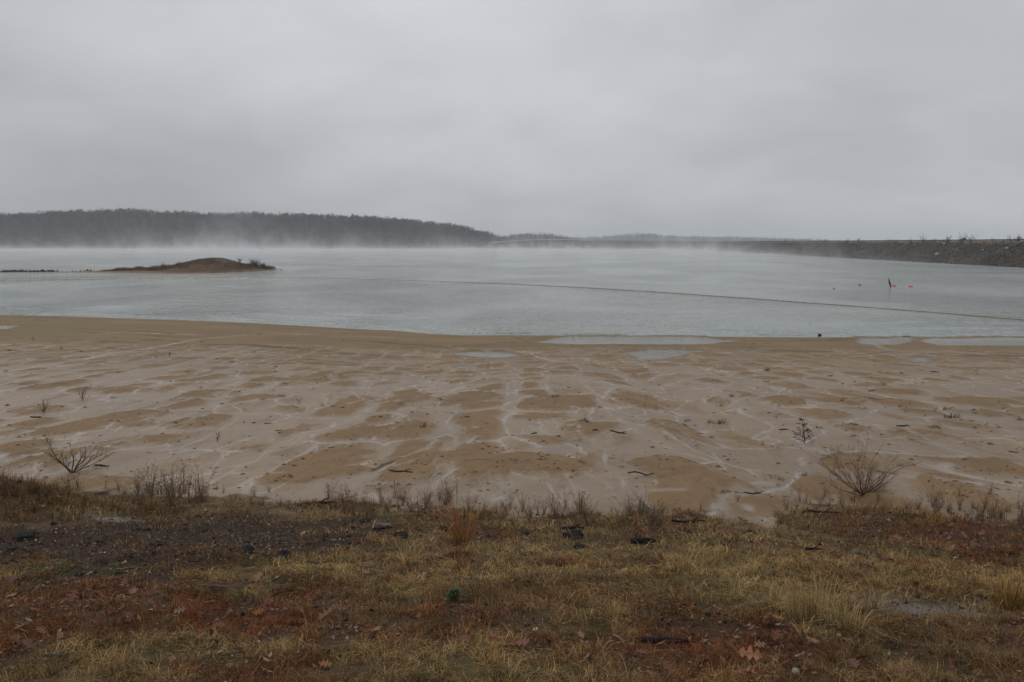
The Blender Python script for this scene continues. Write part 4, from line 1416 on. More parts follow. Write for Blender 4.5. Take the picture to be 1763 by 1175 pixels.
flyer(338, 394.6, 330, 0.95, (0.75, 0.75, 0.75), 'white gull flying in front of the dark wooded hill')
flyer(327, 403.6, 330, 0.9, (0.03, 0.03, 0.03), 'dark bird flying low below the white gull', -0.3)
flyer(1223, 391.5, 400, 0.8, (0.05, 0.05, 0.05), 'dark speck of a bird in the sky above the far ridge', 0.2)

# shoreline litter: a stump and a beached log
c = on_ground(1411, 580.3)
m = MB()
m.tube([(0, 0, -0.1), (0, 0, 0.10), (0.01, 0, 0.33)], [0.21, 0.19, 0.17], 9, (0.03, 0.028, 0.027))
m.tube([(0.12, 0, 0.05), (0.26, 0.02, -0.02)], [0.07, 0.03], 6, (0.03, 0.028, 0.027))
o = m.build('stump', M_WOOD); o.location = c
tag(o, 'squat black stump at the water edge right of centre', 'stump')
c = on_ground(1561, 581.2)
m = MB()
m.tube([(-0.5, 0, 0.06), (-0.2, 0.02, 0.07), (0.2, 0.03, 0.06), (0.45, 0, 0.07)], [0.09, 0.10, 0.085, 0.06], 8, (0.045, 0.038, 0.034))
m.tube([(0.1, 0, 0.1), (0.2, 0.02, 0.22)], [0.04, 0.02], 5, (0.045, 0.038, 0.034))
o = m.build('log', M_WOOD); o.location = c
tag(o, 'short dark log beached at the water edge behind the pale puddles', 'log')

# ------------------------------------------------------------------ bank: low matted grass and weeds
BL = [np.array([(0.34, 0.250, 0.122), (0.43, 0.325, 0.175), (0.245, 0.195, 0.088), (0.30, 0.200, 0.098)]),
      np.array([(0.190, 0.070, 0.034), (0.125, 0.046, 0.026), (0.245, 0.105, 0.042), (0.150, 0.074, 0.038)]),
      np.array([(0.045, 0.036, 0.028), (0.070, 0.050, 0.034), (0.030, 0.026, 0.022), (0.110, 0.075, 0.040)]),
      np.array([(0.210, 0.150, 0.080), (0.165, 0.120, 0.062), (0.13, 0.10, 0.05), (0.24, 0.18, 0.10)]),
      np.array([(0.085, 0.118, 0.036), (0.135, 0.145, 0.046), (0.062, 0.088, 0.030), (0.190, 0.175, 0.062)]),
      np.array([(0.14, 0.105, 0.07), (0.10, 0.08, 0.05), (0.17, 0.13, 0.08), (0.08, 0.06, 0.045)]),
      np.array([(0.160, 0.105, 0.054), (0.220, 0.145, 0.074), (0.110, 0.072, 0.038), (0.190, 0.110, 0.054)])]
ZDENS = np.array([1.0, 0.85, 0.20, 0.10, 1.0, 0.08, 0.9])
ZH = np.array([0.038, 0.040, 0.034, 0.040, 0.026, 0.032, 0.045])


def blades(P, H, head, lean, W, C, curl=0.6):
    """ribbons of two segments with a pointed tip, all as one array"""
    n = len(P)
    d = np.stack([np.cos(head), np.sin(head), np.zeros(n)], 1)
    s = np.stack([-np.sin(head), np.cos(head), np.zeros(n)], 1) * (W / 2)[:, None]
    up = np.array((0, 0, 1.0))
    m = P + d * (H * lean * 0.35)[:, None] + up * (H * 0.62)[:, None]
    t = P + d * (H * lean)[:, None] + up * (H * (1.0 - curl * np.clip(lean - 0.4, 0, 1) * 0.6))[:, None]
    V = np.stack([P - s, P + s, m + s * 0.8, m - s * 0.8, t], 1).reshape(-1, 3)
    b = np.arange(n)[:, None] * 5
    C5 = np.repeat(C, 5, 0)
    return V, b + np.array([[0, 1, 2, 3]]), b + np.array([[3, 2, 4]]), C5


def pick_zone(W, rg):
    cum = np.cumsum(W, 0)
    u = rg.uniform(0, 1, W.shape[1]) * cum[-1]
    return np.minimum((u[None] > cum).sum(0), len(ZN) - 1)


rg = np.random.default_rng(77)
n = 560000
y = np.where(rg.uniform(0, 1, n) < 0.72, rg.uniform(3.9, 9.0, n), rg.uniform(9.0, 14.2, n))
x = rg.uniform(-1, 1, n) * (0.70 * y + 1.0)
ye = np.interp(x, _edw[:, 0], _edw[:, 1])
kp = y < ye + 0.05 - bank_gap(x) - (0.9 * fbm(x / 0.9, y / 0.8, 5, 71, 0.6) + 0.9 * fbm(x / 2.4, y * 0 + 2.0, 2, 73)) * (rg.uniform(0, 1, n) < 0.85)
x, y = x[kp], y[kp]
W = zone_w(x, y)
zi = pick_zone(W, rg)
patch = fbm(x / 0.16, y / 0.16, 3, 181)
kp = rg.uniform(0, 1, len(x)) < ZDENS[zi] * (0.72 + 1.3 * patch)
x, y, zi, patch = x[kp], y[kp], zi[kp], patch[kp]
n = len(x)
z = relief(x, y)[0]
C = np.empty((n, 3))
pick = rg.integers(0, 4, n)
for k in range(len(ZN)):
    mk = zi == k
    C[mk] = BL[k][pick[mk]] * np.array((0.88, 0.78, 0.66)) * (0.77, 0.78, 0.8, 0.85, 0.86, 0.8, 0.80)[k]
C *= rg.uniform(0.45, 1.75, (n, 1)) * (1.12 + 0.62 * fbm(x / 0.30, y / 0.30, 3, 191))[:, None]
H = ZH[zi] * rg.gamma(5, 0.2, n) * (1 + 0.7 * patch) * (1 + 1.3 * np.exp(-(((x + 8.0) / 1.9) ** 2 + ((y - 12.4) / 1.2) ** 2)))
H = np.clip(H, 0.012, 0.17)
head = 2.2 * fbm(x / 0.22, y / 0.22, 2, 195) * math.pi + rg.normal(0, 1.0, n)
lean = np.clip(rg.gamma(2.2, 0.60, n), 0.15, 3.2)
Wd = np.maximum(0.0028, 0.00050 * y) * rg.uniform(0.7, 1.5, n)
V, q, t, C5 = blades(np.stack([x, y, z - 0.004], 1), H, head, lean, Wd, C)
tag(mesh_np('grass', V, [q, t], M_GRASS, attrs={'tint': C5}), kind='stuff')

# crumbled leaves, small flat scraps lying in the grass
n = 26000
y = rg.uniform(4.0, 13.6, n)
x = rg.uniform(-1, 1, n) * (0.70 * y + 1.0)
ye = np.interp(x, _edw[:, 0], _edw[:, 1])
W = zone_w(x, y)
kp = (y < ye) & (rg.uniform(0, 1, n) < 0.10 + W[1] * 1.2 + 0.3 * W[6] + 0.25 * W[2])
x, y = x[kp], y[kp]
n = len(x)
z = relief(x, y)[0] + rg.uniform(0.004, 0.035, n)
L = rg.gamma(3, 0.0042, n) + 0.004
a = rg.uniform(0, 6.28, n)
u = np.stack([np.cos(a), np.sin(a), rg.normal(0, .35, n)], 1) * L[:, None]
v = np.stack([-np.sin(a), np.cos(a), rg.normal(0, .35, n)], 1) * (L * rg.uniform(0.3, 0.7, n))[:, None]
c = np.stack([x, y, z], 1)
lift = np.stack([0 * x, 0 * x, L * rg.uniform(0.1, 0.6, n)], 1)
V = np.stack([c - u, c - v + lift * .3, c + u + lift, c + v - lift * 0.2], 1).reshape(-1, 3)
cols = np.array([(0.150, 0.060, 0.036), (0.105, 0.045, 0.030), (0.19, 0.095, 0.055), (0.22, 0.15, 0.09), (0.075, 0.035, 0.026), (0.13, 0.07, 0.04)])
C = cols[rg.integers(0, 6, n)] * rg.uniform(0.7, 1.2, (n, 1))
tag(mesh_np('leaf_litter', V, [np.arange(4 * n).reshape(-1, 4)], M_LEAF, attrs={'tint': np.repeat(C, 4, 0)}), kind='stuff')

# charcoal crumbs, bark and pale chips on the bare dark soil
n = 30000
y = rg.uniform(5.0, 13.4, n)
x = rg.uniform(-1, 1, n) * (0.70 * y + 1.0)
ye = np.interp(x, _edw[:, 0], _edw[:, 1])
W = zone_w(x, y)
kp = (y < ye) & (rg.uniform(0, 1, n) < 0.02 + 0.75 * W[2] + 0.25 * W[5] + 0.06 * W[3])
x, y = x[kp], y[kp]
n = len(x)
z = relief(x, y)[0]
sz = np.clip(rg.gamma(2.0, 0.0055, n), 0.003, 0.05)
r_ = rg.uniform(0, 1, n)
C = np.where((r_ < 0.62)[:, None], np.array((0.026, 0.020, 0.017)), np.where((r_ < 0.86)[:, None], np.array((0.105, 0.048, 0.026)), np.where((r_ < 0.965)[:, None], np.array((0.25, 0.18, 0.11)), np.array((0.50, 0.46, 0.38))))) * rg.uniform(0.7, 1.3, (n, 1))
sz = np.where(r_ > 0.88, np.minimum(sz, 0.016), sz)
V, T, C = rocks_np(np.stack([x, y, z + sz * 0.2], 1), sz, C, 8, 0.55)
tag(mesh_np('charcoal_debris', V, [T], M_WOOD, attrs={'tint': C}), kind='stuff')

# dark flecks of drift on the sand mounds
n = 42000
y = 1.0 / rg.uniform(1 / 80.0, 1 / 13.2, n)
x = rg.uniform(-1, 1, n) * (0.70 * y + 2)
z, dry_, D_, Ye_, Ys_, far_, pud_ = relief(x, y)
kp = (y > Ye_ + 0.15) & (y < Ys_ - 3) & (rg.uniform(0, 1, n) < (0.06 + 0.9 * sst(0.2, 0.7, fbm(x / 0.7, y / 0.5, 3, 231) + 0.45 * (dry_ - 0.3)) + 0.35 * np.exp(-((D_ - 0.05) / 0.08) ** 2)) * (1 - 0.5 * far_))
x, y, z = x[kp], y[kp], z[kp]
n = len(x)
L = rg.gamma(1.6, 0.015, n) * (0.45 + y / 40)
a = rg.normal(0, 0.5, n)
u = np.stack([np.cos(a), np.sin(a), 0 * a], 1) * L[:, None]
w = np.stack([-np.sin(a), np.cos(a), 0 * a], 1) * (L * rg.uniform(0.12, 0.35, n))[:, None]
c = np.stack([x, y, z + 0.003], 1)
hh = np.stack([0 * x, 0 * x, L * rg.uniform(0.12, 0.45, n)], 1)
V = np.stack([c - u, c - w, c + u, c + w, c + hh + rg.normal(0, 0.3, (n, 1)) * u], 1).reshape(-1, 3)
b = np.arange(n)[:, None] * 5
T = np.concatenate([b + np.array([[i, (i + 1) % 4, 4]]) for i in range(4)], 0)
cols = np.array([(0.085, 0.052, 0.030), (0.060, 0.040, 0.027), (0.115, 0.078, 0.042), (0.042, 0.034, 0.028)])
C = cols[rg.integers(0, 4, n)] * rg.uniform(0.7, 1.3, (n, 1))
tag(mesh_np('drift_debris', V, [T], M_WOOD, attrs={'tint': np.repeat(C, 5, 0)}), kind='stuff')


# ------------------------------------------------------------------ single plants
def place(o, px, py, sink=0.0, rz=None):
    p = on_ground(px, py)
    o.location = (p[0], p[1], gz(p[0], p[1]) - sink)
    if rz is not None:
        o.rotation_euler = (0, 0, rz)
    return p


def tuft(name, n, h, r, cols, seed, lean=0.6, wd=0.004, var=0.35, mat=None):
    rg_ = np.random.default_rng(seed)
    a = rg_.uniform(0, 6.28, n)
    rr = r * np.sqrt(rg_.uniform(0, 1, n)) * 0.45
    P = np.stack([np.cos(a) * rr, np.sin(a) * rr, np.full(n, -0.01)], 1)
    H = h * np.clip(rg_.normal(1 - var, var * 0.6, n), 0.2, 1.1)
    head = a + rg_.normal(0, 0.7, n)
    ln = np.clip(rg_.gamma(2.0, lean / 2, n), 0.03, 2.2)
    cols = np.array(cols)
    C = cols[rg_.integers(0, len(cols), n)] * rg_.uniform(0.75, 1.25, (n, 1))
    V, q, t, C5 = blades(P, H, head, ln, np.full(n, wd) * rg_.uniform(0.6, 1.3, n), C)
    return mesh_np(name, V, [q, t], mat or M_GRASS, attrs={'tint': C5})


STRAW = [(0.34, 0.235, 0.105), (0.39, 0.285, 0.135), (0.28, 0.19, 0.08), (0.23, 0.15, 0.062)]
OCHRE = [(0.31, 0.19, 0.060), (0.36, 0.24, 0.085), (0.24, 0.14, 0.05)]
ORNG = [(0.33, 0.145, 0.048), (0.26, 0.10, 0.036), (0.38, 0.195, 0.072), (0.19, 0.08, 0.034)]
TUFTS = [  # px, py, height px, radius px, blades, colours, lean, label
    (795, 935, 100, 46, 150, ORNG, 0.55, 'orange brown upright grass clump on the bank just behind the black charred stump'),
    (705, 972, 46, 34, 80, STRAW, 0.75, 'pale straw tuft with a few long blades in front of the charred patch'),
    (1402, 1078, 92, 95, 340, STRAW, 0.62, 'largest straw clump, wide and pale, right of centre in the foreground'),
    (1460, 1092, 60, 60, 160, STRAW, 0.9, 'ragged straw tuft leaning over the black charcoal lump'),
    (1745, 1045, 78, 60, 260, OCHRE, 0.7, 'golden grass clump at the right edge of the bank'),
    (1032, 1118, 36, 30, 90, OCHRE, 0.9, 'small spiky ochre tuft in the bare brown ground right of the white stone'),
    (1092, 1000, 34, 40, 120, OCHRE, 1.0, 'low golden tuft flopping over beside the pale straw clump'),
    (1176, 988, 52, 42, 130, STRAW, 0.7, 'pale straw clump at the middle of the bank, right of the low golden tuft'),
    (592, 968, 34, 32, 90, [(0.17, 0.15, 0.06), (0.22, 0.18, 0.08)], 0.8, 'yellow green tuft at the right end of the charred patch'),
    (845, 1145, 30, 26, 90, OCHRE, 0.9, 'short ochre tuft at the bottom of the pale grass patch'),
    (250, 1035, 26, 40, 80, [(0.24, 0.13, 0.06), (0.3, 0.19, 0.09)], 0.8, 'rusty orange tuft among the brown weeds in the left foreground'),
    (1270, 1025, 40, 50, 110, STRAW, 0.8, 'thin straw tuft left of the largest straw clump'),
    (1335, 1055, 60, 70, 180, STRAW, 1.0, 'flattened straw tuft merging into the left side of the largest straw clump'),
    (1610, 908, 40, 40, 90, OCHRE, 0.7, 'ochre tuft in the weedy fringe at the right of the bank'),
    (940, 1010, 30, 30, 60, STRAW, 0.8, 'small straw tuft in the centre of the bank'),
    (730, 1060, 28, 30, 60, OCHRE, 0.9, 'small ochre tuft below the green seedling'),
    (1500, 1045, 46, 40, 80, STRAW, 0.7, 'thin pale tuft right of the black charcoal lump'),
    (1660, 1010, 30, 40, 80, OCHRE, 0.9, 'low golden tuft on the muddy streak near the right edge'),
    (80, 1000, 30, 34, 70, [(0.14, 0.07, 0.035), (0.18, 0.1, 0.05)], 0.7, 'dull brown tuft at the left edge below the charred patch'),
]
for k_, (px, py, hp, rp, n, cols, lean, lab) in enumerate(TUFTS):
    s = on_ground(px, py)[1] / F * 1.04
    o = tuft('grass_tuft', n, hp * s, rp * s, cols, 700 + k_, lean, max(0.0048, 0.00065 * s * F * 0.9))
    place(o, px, py, 0.01)
    tag(o, lab, 'grass tuft')
# one tall stalk in the orange clump
s = on_ground(788, 925)[1] / F
m = MB()
pts = [(0, 0, -0.02), (0.0 * s, 0, 40 * s), (-1 * s, 0, 80 * s), (-2 * s, 0, 117 * s)]
m.tube(pts, [0.006, 0.005, 0.004, 0.002], 4, (0.27, 0.18, 0.085))
m.tube([(-1 * s, 0, 84 * s), (0.5 * s, 0, 96 * s)], [0.004, 0.002], 3, (0.27, 0.18, 0.085))
o = m.build('grass_stalk', M_GRASS)
place(o, 788, 925)
tag(o, 'single tall dry stalk rising over the sand behind the orange grass clump', 'stalk')

# green seedling
s = on_ground(783, 1036)[1] / F
rg_ = np.random.default_rng(3)
n = 700
a = rg_.uniform(0, 6.28, n)
hz = rg_.uniform(0.0, 1.0, n)
rr = rg_.uniform(0, 1, n) ** 0.6 * 9 * s * np.sqrt(np.clip(1 - (1.7 * hz - 0.75) ** 2 * 0.8, 0.05, 1))
P = np.stack([np.cos(a) * rr + 7 * s * np.clip(hz - 0.5, 0, 1), np.sin(a) * rr, 1.0 * s + hz * 21 * s], 1)
V, q, t, C5 = blades(P, rg_.uniform(5, 10, n) * s, a + rg_.normal(0, .8, n), rg_.uniform(0.4, 1.6, n), np.full(n, 0.0042), np.array((0.118, 0.150, 0.066)) * rg_.uniform(0.55, 1.35, (n, 1)))
o = mesh_np('pine_seedling', V, [q, t], M_GRASS, attrs={'tint': C5})
place(o, 781, 1036)
tag(o, 'bright green feathery seedling alone in the dry grass at centre', 'seedling')


def weed(name, h, nst, seed, cols, spread=0.35, seedy=1.0):
    """dead forb: a few thin stems with short side twigs that end in dry seed heads"""
    rg_ = random.Random(seed)
    m = MB()
    for _ in range(nst):
        a = rg_.uniform(0, 6.28)
        L = h * rg_.uniform(0.5, 1.0)
        ln = spread * rg_.random()
        c = np.array(rg_.choice(cols)) * rg_.uniform(0.75, 1.25)
        p0 = np.array((math.cos(a) * h * 0.06 * rg_.random(), math.sin(a) * h * 0.06 * rg_.random(), -0.02))
        pts = [p0 + np.array((math.cos(a) * ln * L * f * f + rg_.gauss(0, .015) * L, math.sin(a) * ln * L * f * f + rg_.gauss(0, .015) * L, L * f)) for f in (0, .3, .6, .85, 1)]
        r = 0.0021 + 0.0042 * h
        m.tube(pts, np.linspace(r, r * 0.4, 5), 3, c, cap=False)
        for _ in range(int(rg_.uniform(3, 9) * seedy)):
            f = rg_.uniform(0.25, 1.0)
            q = pts[0] + (pts[-1] - pts[0]) * f
            b = rg_.uniform(0, 6.28)
            l2 = L * rg_.uniform(0.08, 0.28) * (1.2 - 0.5 * f)
            e = q + np.array((math.cos(b) * l2 * 0.8, math.sin(b) * l2 * 0.8, l2 * rg_.uniform(0.3, 0.9)))
            m.tube([q, (q + e) / 2 + (0, 0, l2 * 0.05), e], [r * 0.6, r * 0.5, r * 0.35], 3, c, cap=False)
            if rg_.random() < 0.8:
                w = rg_.uniform(0.004, 0.010) * (0.6 + h)
                d_ = np.array([(rg_.gauss(0, 1), rg_.gauss(0, 1), rg_.gauss(0, 1)) for _ in range(4)]) * w
                m.add(e + d_, (), [(0, 1, 2), (0, 2, 3), (0, 3, 1), (1, 3, 2)], c * rg_.uniform(0.8, 1.5))
    # leafy dry rubbish round the foot
    nb = int(26 * seedy)
    P = np.array([(rg_.gauss(0, .10) * h, rg_.gauss(0, .10) * h, -0.01) for _ in range(nb)])
    V, q, t, C5 = blades(P, np.array([h * rg_.uniform(0.15, 0.5) for _ in range(nb)]), np.array([rg_.uniform(0, 6.28) for _ in range(nb)]), np.array([rg_.uniform(0.2, 1.3) for _ in range(nb)]),
                         np.full(nb, 0.006), np.array([np.array(rg_.choice(cols)) * rg_.uniform(0.7, 1.2) for _ in range(nb)]))
    m.add(V, q, t, C5)
    return m.build(name, M_GRASS)


WB = [(0.155, 0.104, 0.064), (0.105, 0.070, 0.048), (0.215, 0.150, 0.090), (0.165, 0.098, 0.060)]
WR = [(0.120, 0.052, 0.034), (0.090, 0.042, 0.030), (0.15, 0.085, 0.05)]
wproto = [weed('dead_weed', 1.0, n_, 800 + i, WB if i % 3 else WR, sp, 1.0) for i, (n_, sp) in enumerate([(7, .4), (10, .6), (14, .75), (5, .3), (18, .9), (12, .5)])]
FR = [  # px from, px to, height px, step px, label
    (-60, 150, 38, 9, 'dead brown weed on the grassy hummock at the left end of the bank edge'),
    (150, 238, 34, 9, 'dead brown weed between the left hummock and the dense tall thicket'),
    (238, 352, 66, 9, 'tall dead brown weed in the dense thicket on the left bank edge'),
    (352, 560, 24, 17, 'short sparse weed around the bare sand scoop of the left bank edge'),
    (560, 775, 44, 9, 'wispy dead weed in the fringe left of the orange grass clump'),
    (800, 860, 40, 12, 'wispy dead weed just right of the orange grass clump'),
    (860, 1012, 46, 8, 'wispy dead weed in the middle fringe along the bank edge'),
    (1012, 1065, 22, 14, 'low dead weed in the gap right of the middle fringe'),
    (1065, 1140, 50, 7, 'russet dead weed in the bushy clump right of the middle fringe'),
    (1140, 1245, 24, 12, 'low russet weed between the bushy clump and the little stream'),
    (1335, 1420, 28, 9, 'low brown weed right beside the little stream below the big bare shrub'),
    (1420, 1570, 30, 9, 'brown weed around the foot of the big bare shrub'),
    (1570, 1830, 40, 8, 'dead weed in the fringe at the right end of the bank edge')]
rg_ = random.Random(41)
ex, ey = np.array(_ed)[:, 0], np.array(_ed)[:, 1]
cnt = 0
for x0, x1, hp, st, lab in FR:
    px = x0
    while px < x1:
        py = float(np.interp(px, ex, ey)) + rg_.uniform(-9, 26)
        i = rg_.randrange(6)
        o = wproto[cnt] if cnt < 6 else wproto[i].copy()
        if cnt >= 6:
            COL.objects.link(o)
        s = on_ground(px, py)[1] / F
        h = hp * s * rg_.uniform(0.3, 1.2)
        o.scale = (h * rg_.uniform(0.8, 1.2), h * rg_.uniform(0.8, 1.2), h)
        place(o, px, py, 0.01, rg_.uniform(0, 6.28))
        tag(o, lab, 'weed', lab.replace('dead ', '').replace('weed', 'weeds'))
        cnt += 1
        px += 0.62 * st * rg_.uniform(0.5, 1.5)
# weeds that stand on their own
LONE = [(1100, 886, 52, 3, 'taller branching weed rising over the russet clump onto the sand'), (1000, 884, 58, 3, 'tall pale twiggy weed at the right end of the middle fringe'), (7, 850, 72, 3, 'tall thin stalked weed at the left edge of the hummock'),
        (590, 866, 38, 0, 'upright weed at the left end of the wispy fringe'), (1712, 893, 58, 3, 'tall branching weed near the right end of the bank edge'), (1650, 862, 30, 1, 'spreading twiggy weed on the sand right of the big bare shrub'), (1705, 858, 34, 1, 'dark twiggy weed on the sand near the right edge'),
        (1690, 905, 55, 0, 'bushy weed in front of the tall branching weed at right'), (1752, 900, 50, 0, 'grey twiggy weed at the right edge of the bank'), (1270, 868, 20, 4, 'clump of dark twigs caught in the bend of the little stream'), (1345, 905, 34, 4, 'dark bushy weed on the near bank of the little stream'),
        (1760, 895, 60, 1, 'tall grey weed cut by the right edge of the bank'), (850, 884, 20, 3, 'thin single weed on the sand between the fringes'), (820, 868, 26, 3, 'slim weed standing on sand right of the tall dry stalk'),
        (1235, 1000, 24, 4, 'dark low weed in the middle of the straw grass'), (690, 985, 34, 5, 'reddish weed with crumpled leaves left of centre'), (1340, 930, 36, 4, 'reddish sprawling weed on the bank below the little stream'), (1270, 940, 40, 5, 'russet weed mound in the right middle of the bank'), (740, 890, 30, 5, 'dark russet weed left of the orange grass clump')]
for px, py, hp, i, lab in LONE:
    o = wproto[i].copy()
    COL.objects.link(o)
    h = hp * on_ground(px, py)[1] / F
    o.scale = (h, h, h)
    place(o, px, py, 0.01, rg_.uniform(0, 6.28))
    tag(o, lab, 'weed')

# bare shrubs on the sand
def px_stems(L, s, rg_, wide=1.0):
    out = []
    for dx, dz in L:
        v = Vector((dx * s * wide, rg_.uniform(-18, 18) * s, dz * s))
        out.append((tuple(v), v.length * 0.84))
    return out


rg_ = random.Random(9)
s = on_ground(1488, 857)[1] / F
o = shrub('bare_shrub', 1, 1, 0, 15, (0.125, 0.066, 0.045), 0.0085, 3, 0.45, 3, None,
          px_stems([(-66, 34), (-52, 72), (-62, 55), (-40, 62), (-16, 96), (-8, 80), (-28, 84), (4, 60), (10, 92), (20, 74), (14, 50), (34, 62), (30, 42), (44, 50), (46, 18), (26, 30), (-4, 96), (22, 92), (44, 66), (-46, 88), (54, 34), (-60, 20), (-50, 44), (58, 48), (-36, 30), (36, 12), (-24, 60), (2, 40), (50, 72), (-70, 62)], s, rg_, 1.08))
o.scale = (1.0, 1.0, 0.88)
place(o, 1486, 858)
tag(o, 'big bare many stemmed shrub fanning out at the bank edge on the right', 'shrub')
s = on_ground(125, 813)[1] / F
o = shrub('bare_shrub', 1, 1, 0, 27, (0.058, 0.042, 0.036), 0.0125, 3, 0.9, 3, None, px_stems([(-50, 54), (-34, 30), (6, 44), (28, 34), (62, 24), (48, 16), (14, 46), (-8, 34), (-46, 40), (38, 30)], s, rg_))
place(o, 124, 813)
tag(o, 'forked bare shrub standing on the sand at left, one limb reaching right', 'shrub')
for k_, (px, py, hp, nst, lab, cl_) in enumerate([(142, 688, 26, 9, 'small russet twiggy plant on the left sand beyond the forked shrub', (0.095, 0.06, 0.045)), (75, 710, 24, 11, 'small brown twiggy plant at the left, nearer than the russet one', (0.10, 0.07, 0.05)), (375, 760, 16, 5, 'little grey twig plant on the sand between the bare shrubs', (0.07, 0.055, 0.05)),
                                        (515, 696, 12, 4, 'tiny forked twig on the wet sand left of centre', (0.07, 0.05, 0.045)), (58, 588, 9, 3, 'lone dark twig by the olive puddle at far left', (0.06, 0.045, 0.04)), (292, 614, 10, 5, 'low brown twig clump on the far sand at left', (0.09, 0.06, 0.04))]):
    s = on_ground(px, py)[1] / F
    o = shrub('sand_shrub', hp * s, 0.75, nst, 850 + k_, cl_, 0.006 * max(1, s * 40), 2)
    place(o, px, py)
    tag(o, lab, 'shrub')
# spiky dead plant with curled leaves
s = on_ground(1384, 762)[1] / F
rg_ = random.Random(5)
m = MB()
cdk = (0.045, 0.040, 0.038)
axis = [(0, 0, -0.02), (-1 * s, 0, 14 * s), (-4 * s, 0, 28 * s), (-7 * s, 0, 44 * s)]
m.tube(axis, [0.011, 0.010, 0.008, 0.004], 5, cdk)
for i in range(30):
    f = rg_.uniform(0.05, 0.97)
    q = np.array([np.interp(f, (0, .33, .66, 1), [a[j] for a in axis]) for j in range(3)])
    a = rg_.uniform(0, 6.28)
    L = (22 * (1 - f) + 6) * s * rg_.uniform(0.6, 1.1)
    e1 = q + np.array((math.cos(a) * L * .6, math.sin(a) * L * .6, L * 0.25))
    e2 = q + np.array((math.cos(a) * L, math.sin(a) * L, L * rg_.uniform(-0.05, 0.4)))
    m.tube([q, e1, e2], [0.006, 0.005, 0.003], 3, cdk)
    for j in range(5):
        b = e1 + (e2 - e1) * rg_.uniform(-0.6, 1)
        d_ = np.array([(rg_.gauss(0, 1), rg_.gauss(0, 1), rg_.gauss(0, 1)) for _ in range(4)]) * 0.013
        m.add(b + d_, (), [(0, 1, 2), (0, 2, 3), (0, 3, 1), (1, 3, 2)], np.array((0.06, 0.045, 0.038)) * rg_.uniform(.7, 1.4))
o = m.build('spiky_plant', M_TWIG)
place(o, 1385, 762)
tag(o, 'dark spiky dead plant with curled leaves upright in the wet channel at right', 'plant')

# low dead tufts dotted over the sand flat
BT = [(1240, 730, 11), (1222, 728, 7), (1186, 724, 6), (1640, 718, 13), (1608, 736, 11), (1522, 664, 8), (1320, 640, 8), (833, 655, 5), (734, 652, 4), (956, 687, 7), (1003, 728, 10), (1012, 731, 7), (730, 740, 10), (1410, 738, 7), (1260, 682, 8), (1386, 824, 8),
      (485, 684, 7), (345, 670, 5), (437, 608, 4), (398, 625, 5), (322, 643, 5), (105, 602, 4), (140, 607, 4), (15, 606, 5), (10, 640, 5), (738, 633, 4), (655, 651, 4), (585, 648, 4), (690, 700, 5), (745, 655, 5), (1134, 663, 4), (1180, 725, 6), (1680, 712, 6), (1630, 705, 7), (1760, 722, 9), (1490, 702, 5),
      (560, 652, 4), (455, 690, 4), (270, 616, 4), (1470, 752, 6), (1345, 830, 7), (1340, 838, 6), (1550, 806, 6), (690, 860, 10), (60, 760, 5), (760, 690, 6), (555, 700, 5), (1720, 735, 6)]
bproto = [tuft('beach_tuft', 46, 1.0, 1.5, [(0.060, 0.046, 0.032), (0.085, 0.060, 0.038), (0.048, 0.044, 0.028)], 900 + i, 1.0, 0.05, 0.4) for i in range(3)]
for k_, (px, py, hp) in enumerate(BT):
    o = bproto[k_] if k_ < 3 else bproto[k_ % 3].copy()
    if k_ >= 3:
        COL.objects.link(o)
    h = hp * on_ground(px, py)[1] / F * 1.1
    o.scale = (h * rg_.uniform(0.8, 1.5), h * rg_.uniform(0.6, 1.0), h)
    place(o, px, py, 0.01, rg_.uniform(0, 6.28))
    tag(o, 'small dark tuft of dead weed dotted on the open sand flat', 'weed', 'dark tufts on the sand flat')

# driftwood on the sand
STK = [(62, 718, 22), (462, 731, 14), (480, 744, 13), (670, 756, 8), (840, 836, 10), (620, 765, 8), (395, 722, 6), (240, 734, 7), (920, 746, 18), (1470, 735, 16), (1555, 733, 24), (1350, 741, 20), (1320, 658, 11), (1224, 755, 13), (1500, 673, 14), (175, 804, 30), (195, 685, 9), (1530, 686, 12), (1745, 779, 16), (1690, 760, 8),
       (350, 735, 8), (510, 705, 9), (1230, 710, 10), (1610, 642, 14), (1430, 648, 12), (980, 668, 12), (1005, 848, 9), (430, 753, 9), (570, 775, 12), (1290, 680, 8), (1395, 800, 9), (1660, 796, 12), (640, 690, 9), (780, 712, 8), (1150, 700, 8), (1570, 760, 10)]
def stick_mesh(name, L, r, seed, col, k=6, bend=0.06, fork=True):
    rg_ = random.Random(seed)
    m = MB()
    n = 6
    pts = [np.array(((f - 0.5) * L, rg_.gauss(0, bend) * L * 0.5, r * 0.7 + abs(rg_.gauss(0, bend)) * L * 0.25)) for f in np.linspace(0, 1, n)]
    m.tube(pts, r * np.array([0.8, 1, 0.95, 0.9, 0.75, 0.45]), k, np.array(col) * 1.0)
    if fork:
        a = pts[3]
        m.tube([a, a + np.array((0.14 * L, 0.10 * L, 0.06 * L)), a + np.array((0.24 * L, 0.15 * L, 0.04 * L))], [r * .6, r * .5, r * .3], 4, np.array(col))
    return m.build(name, M_WOOD)


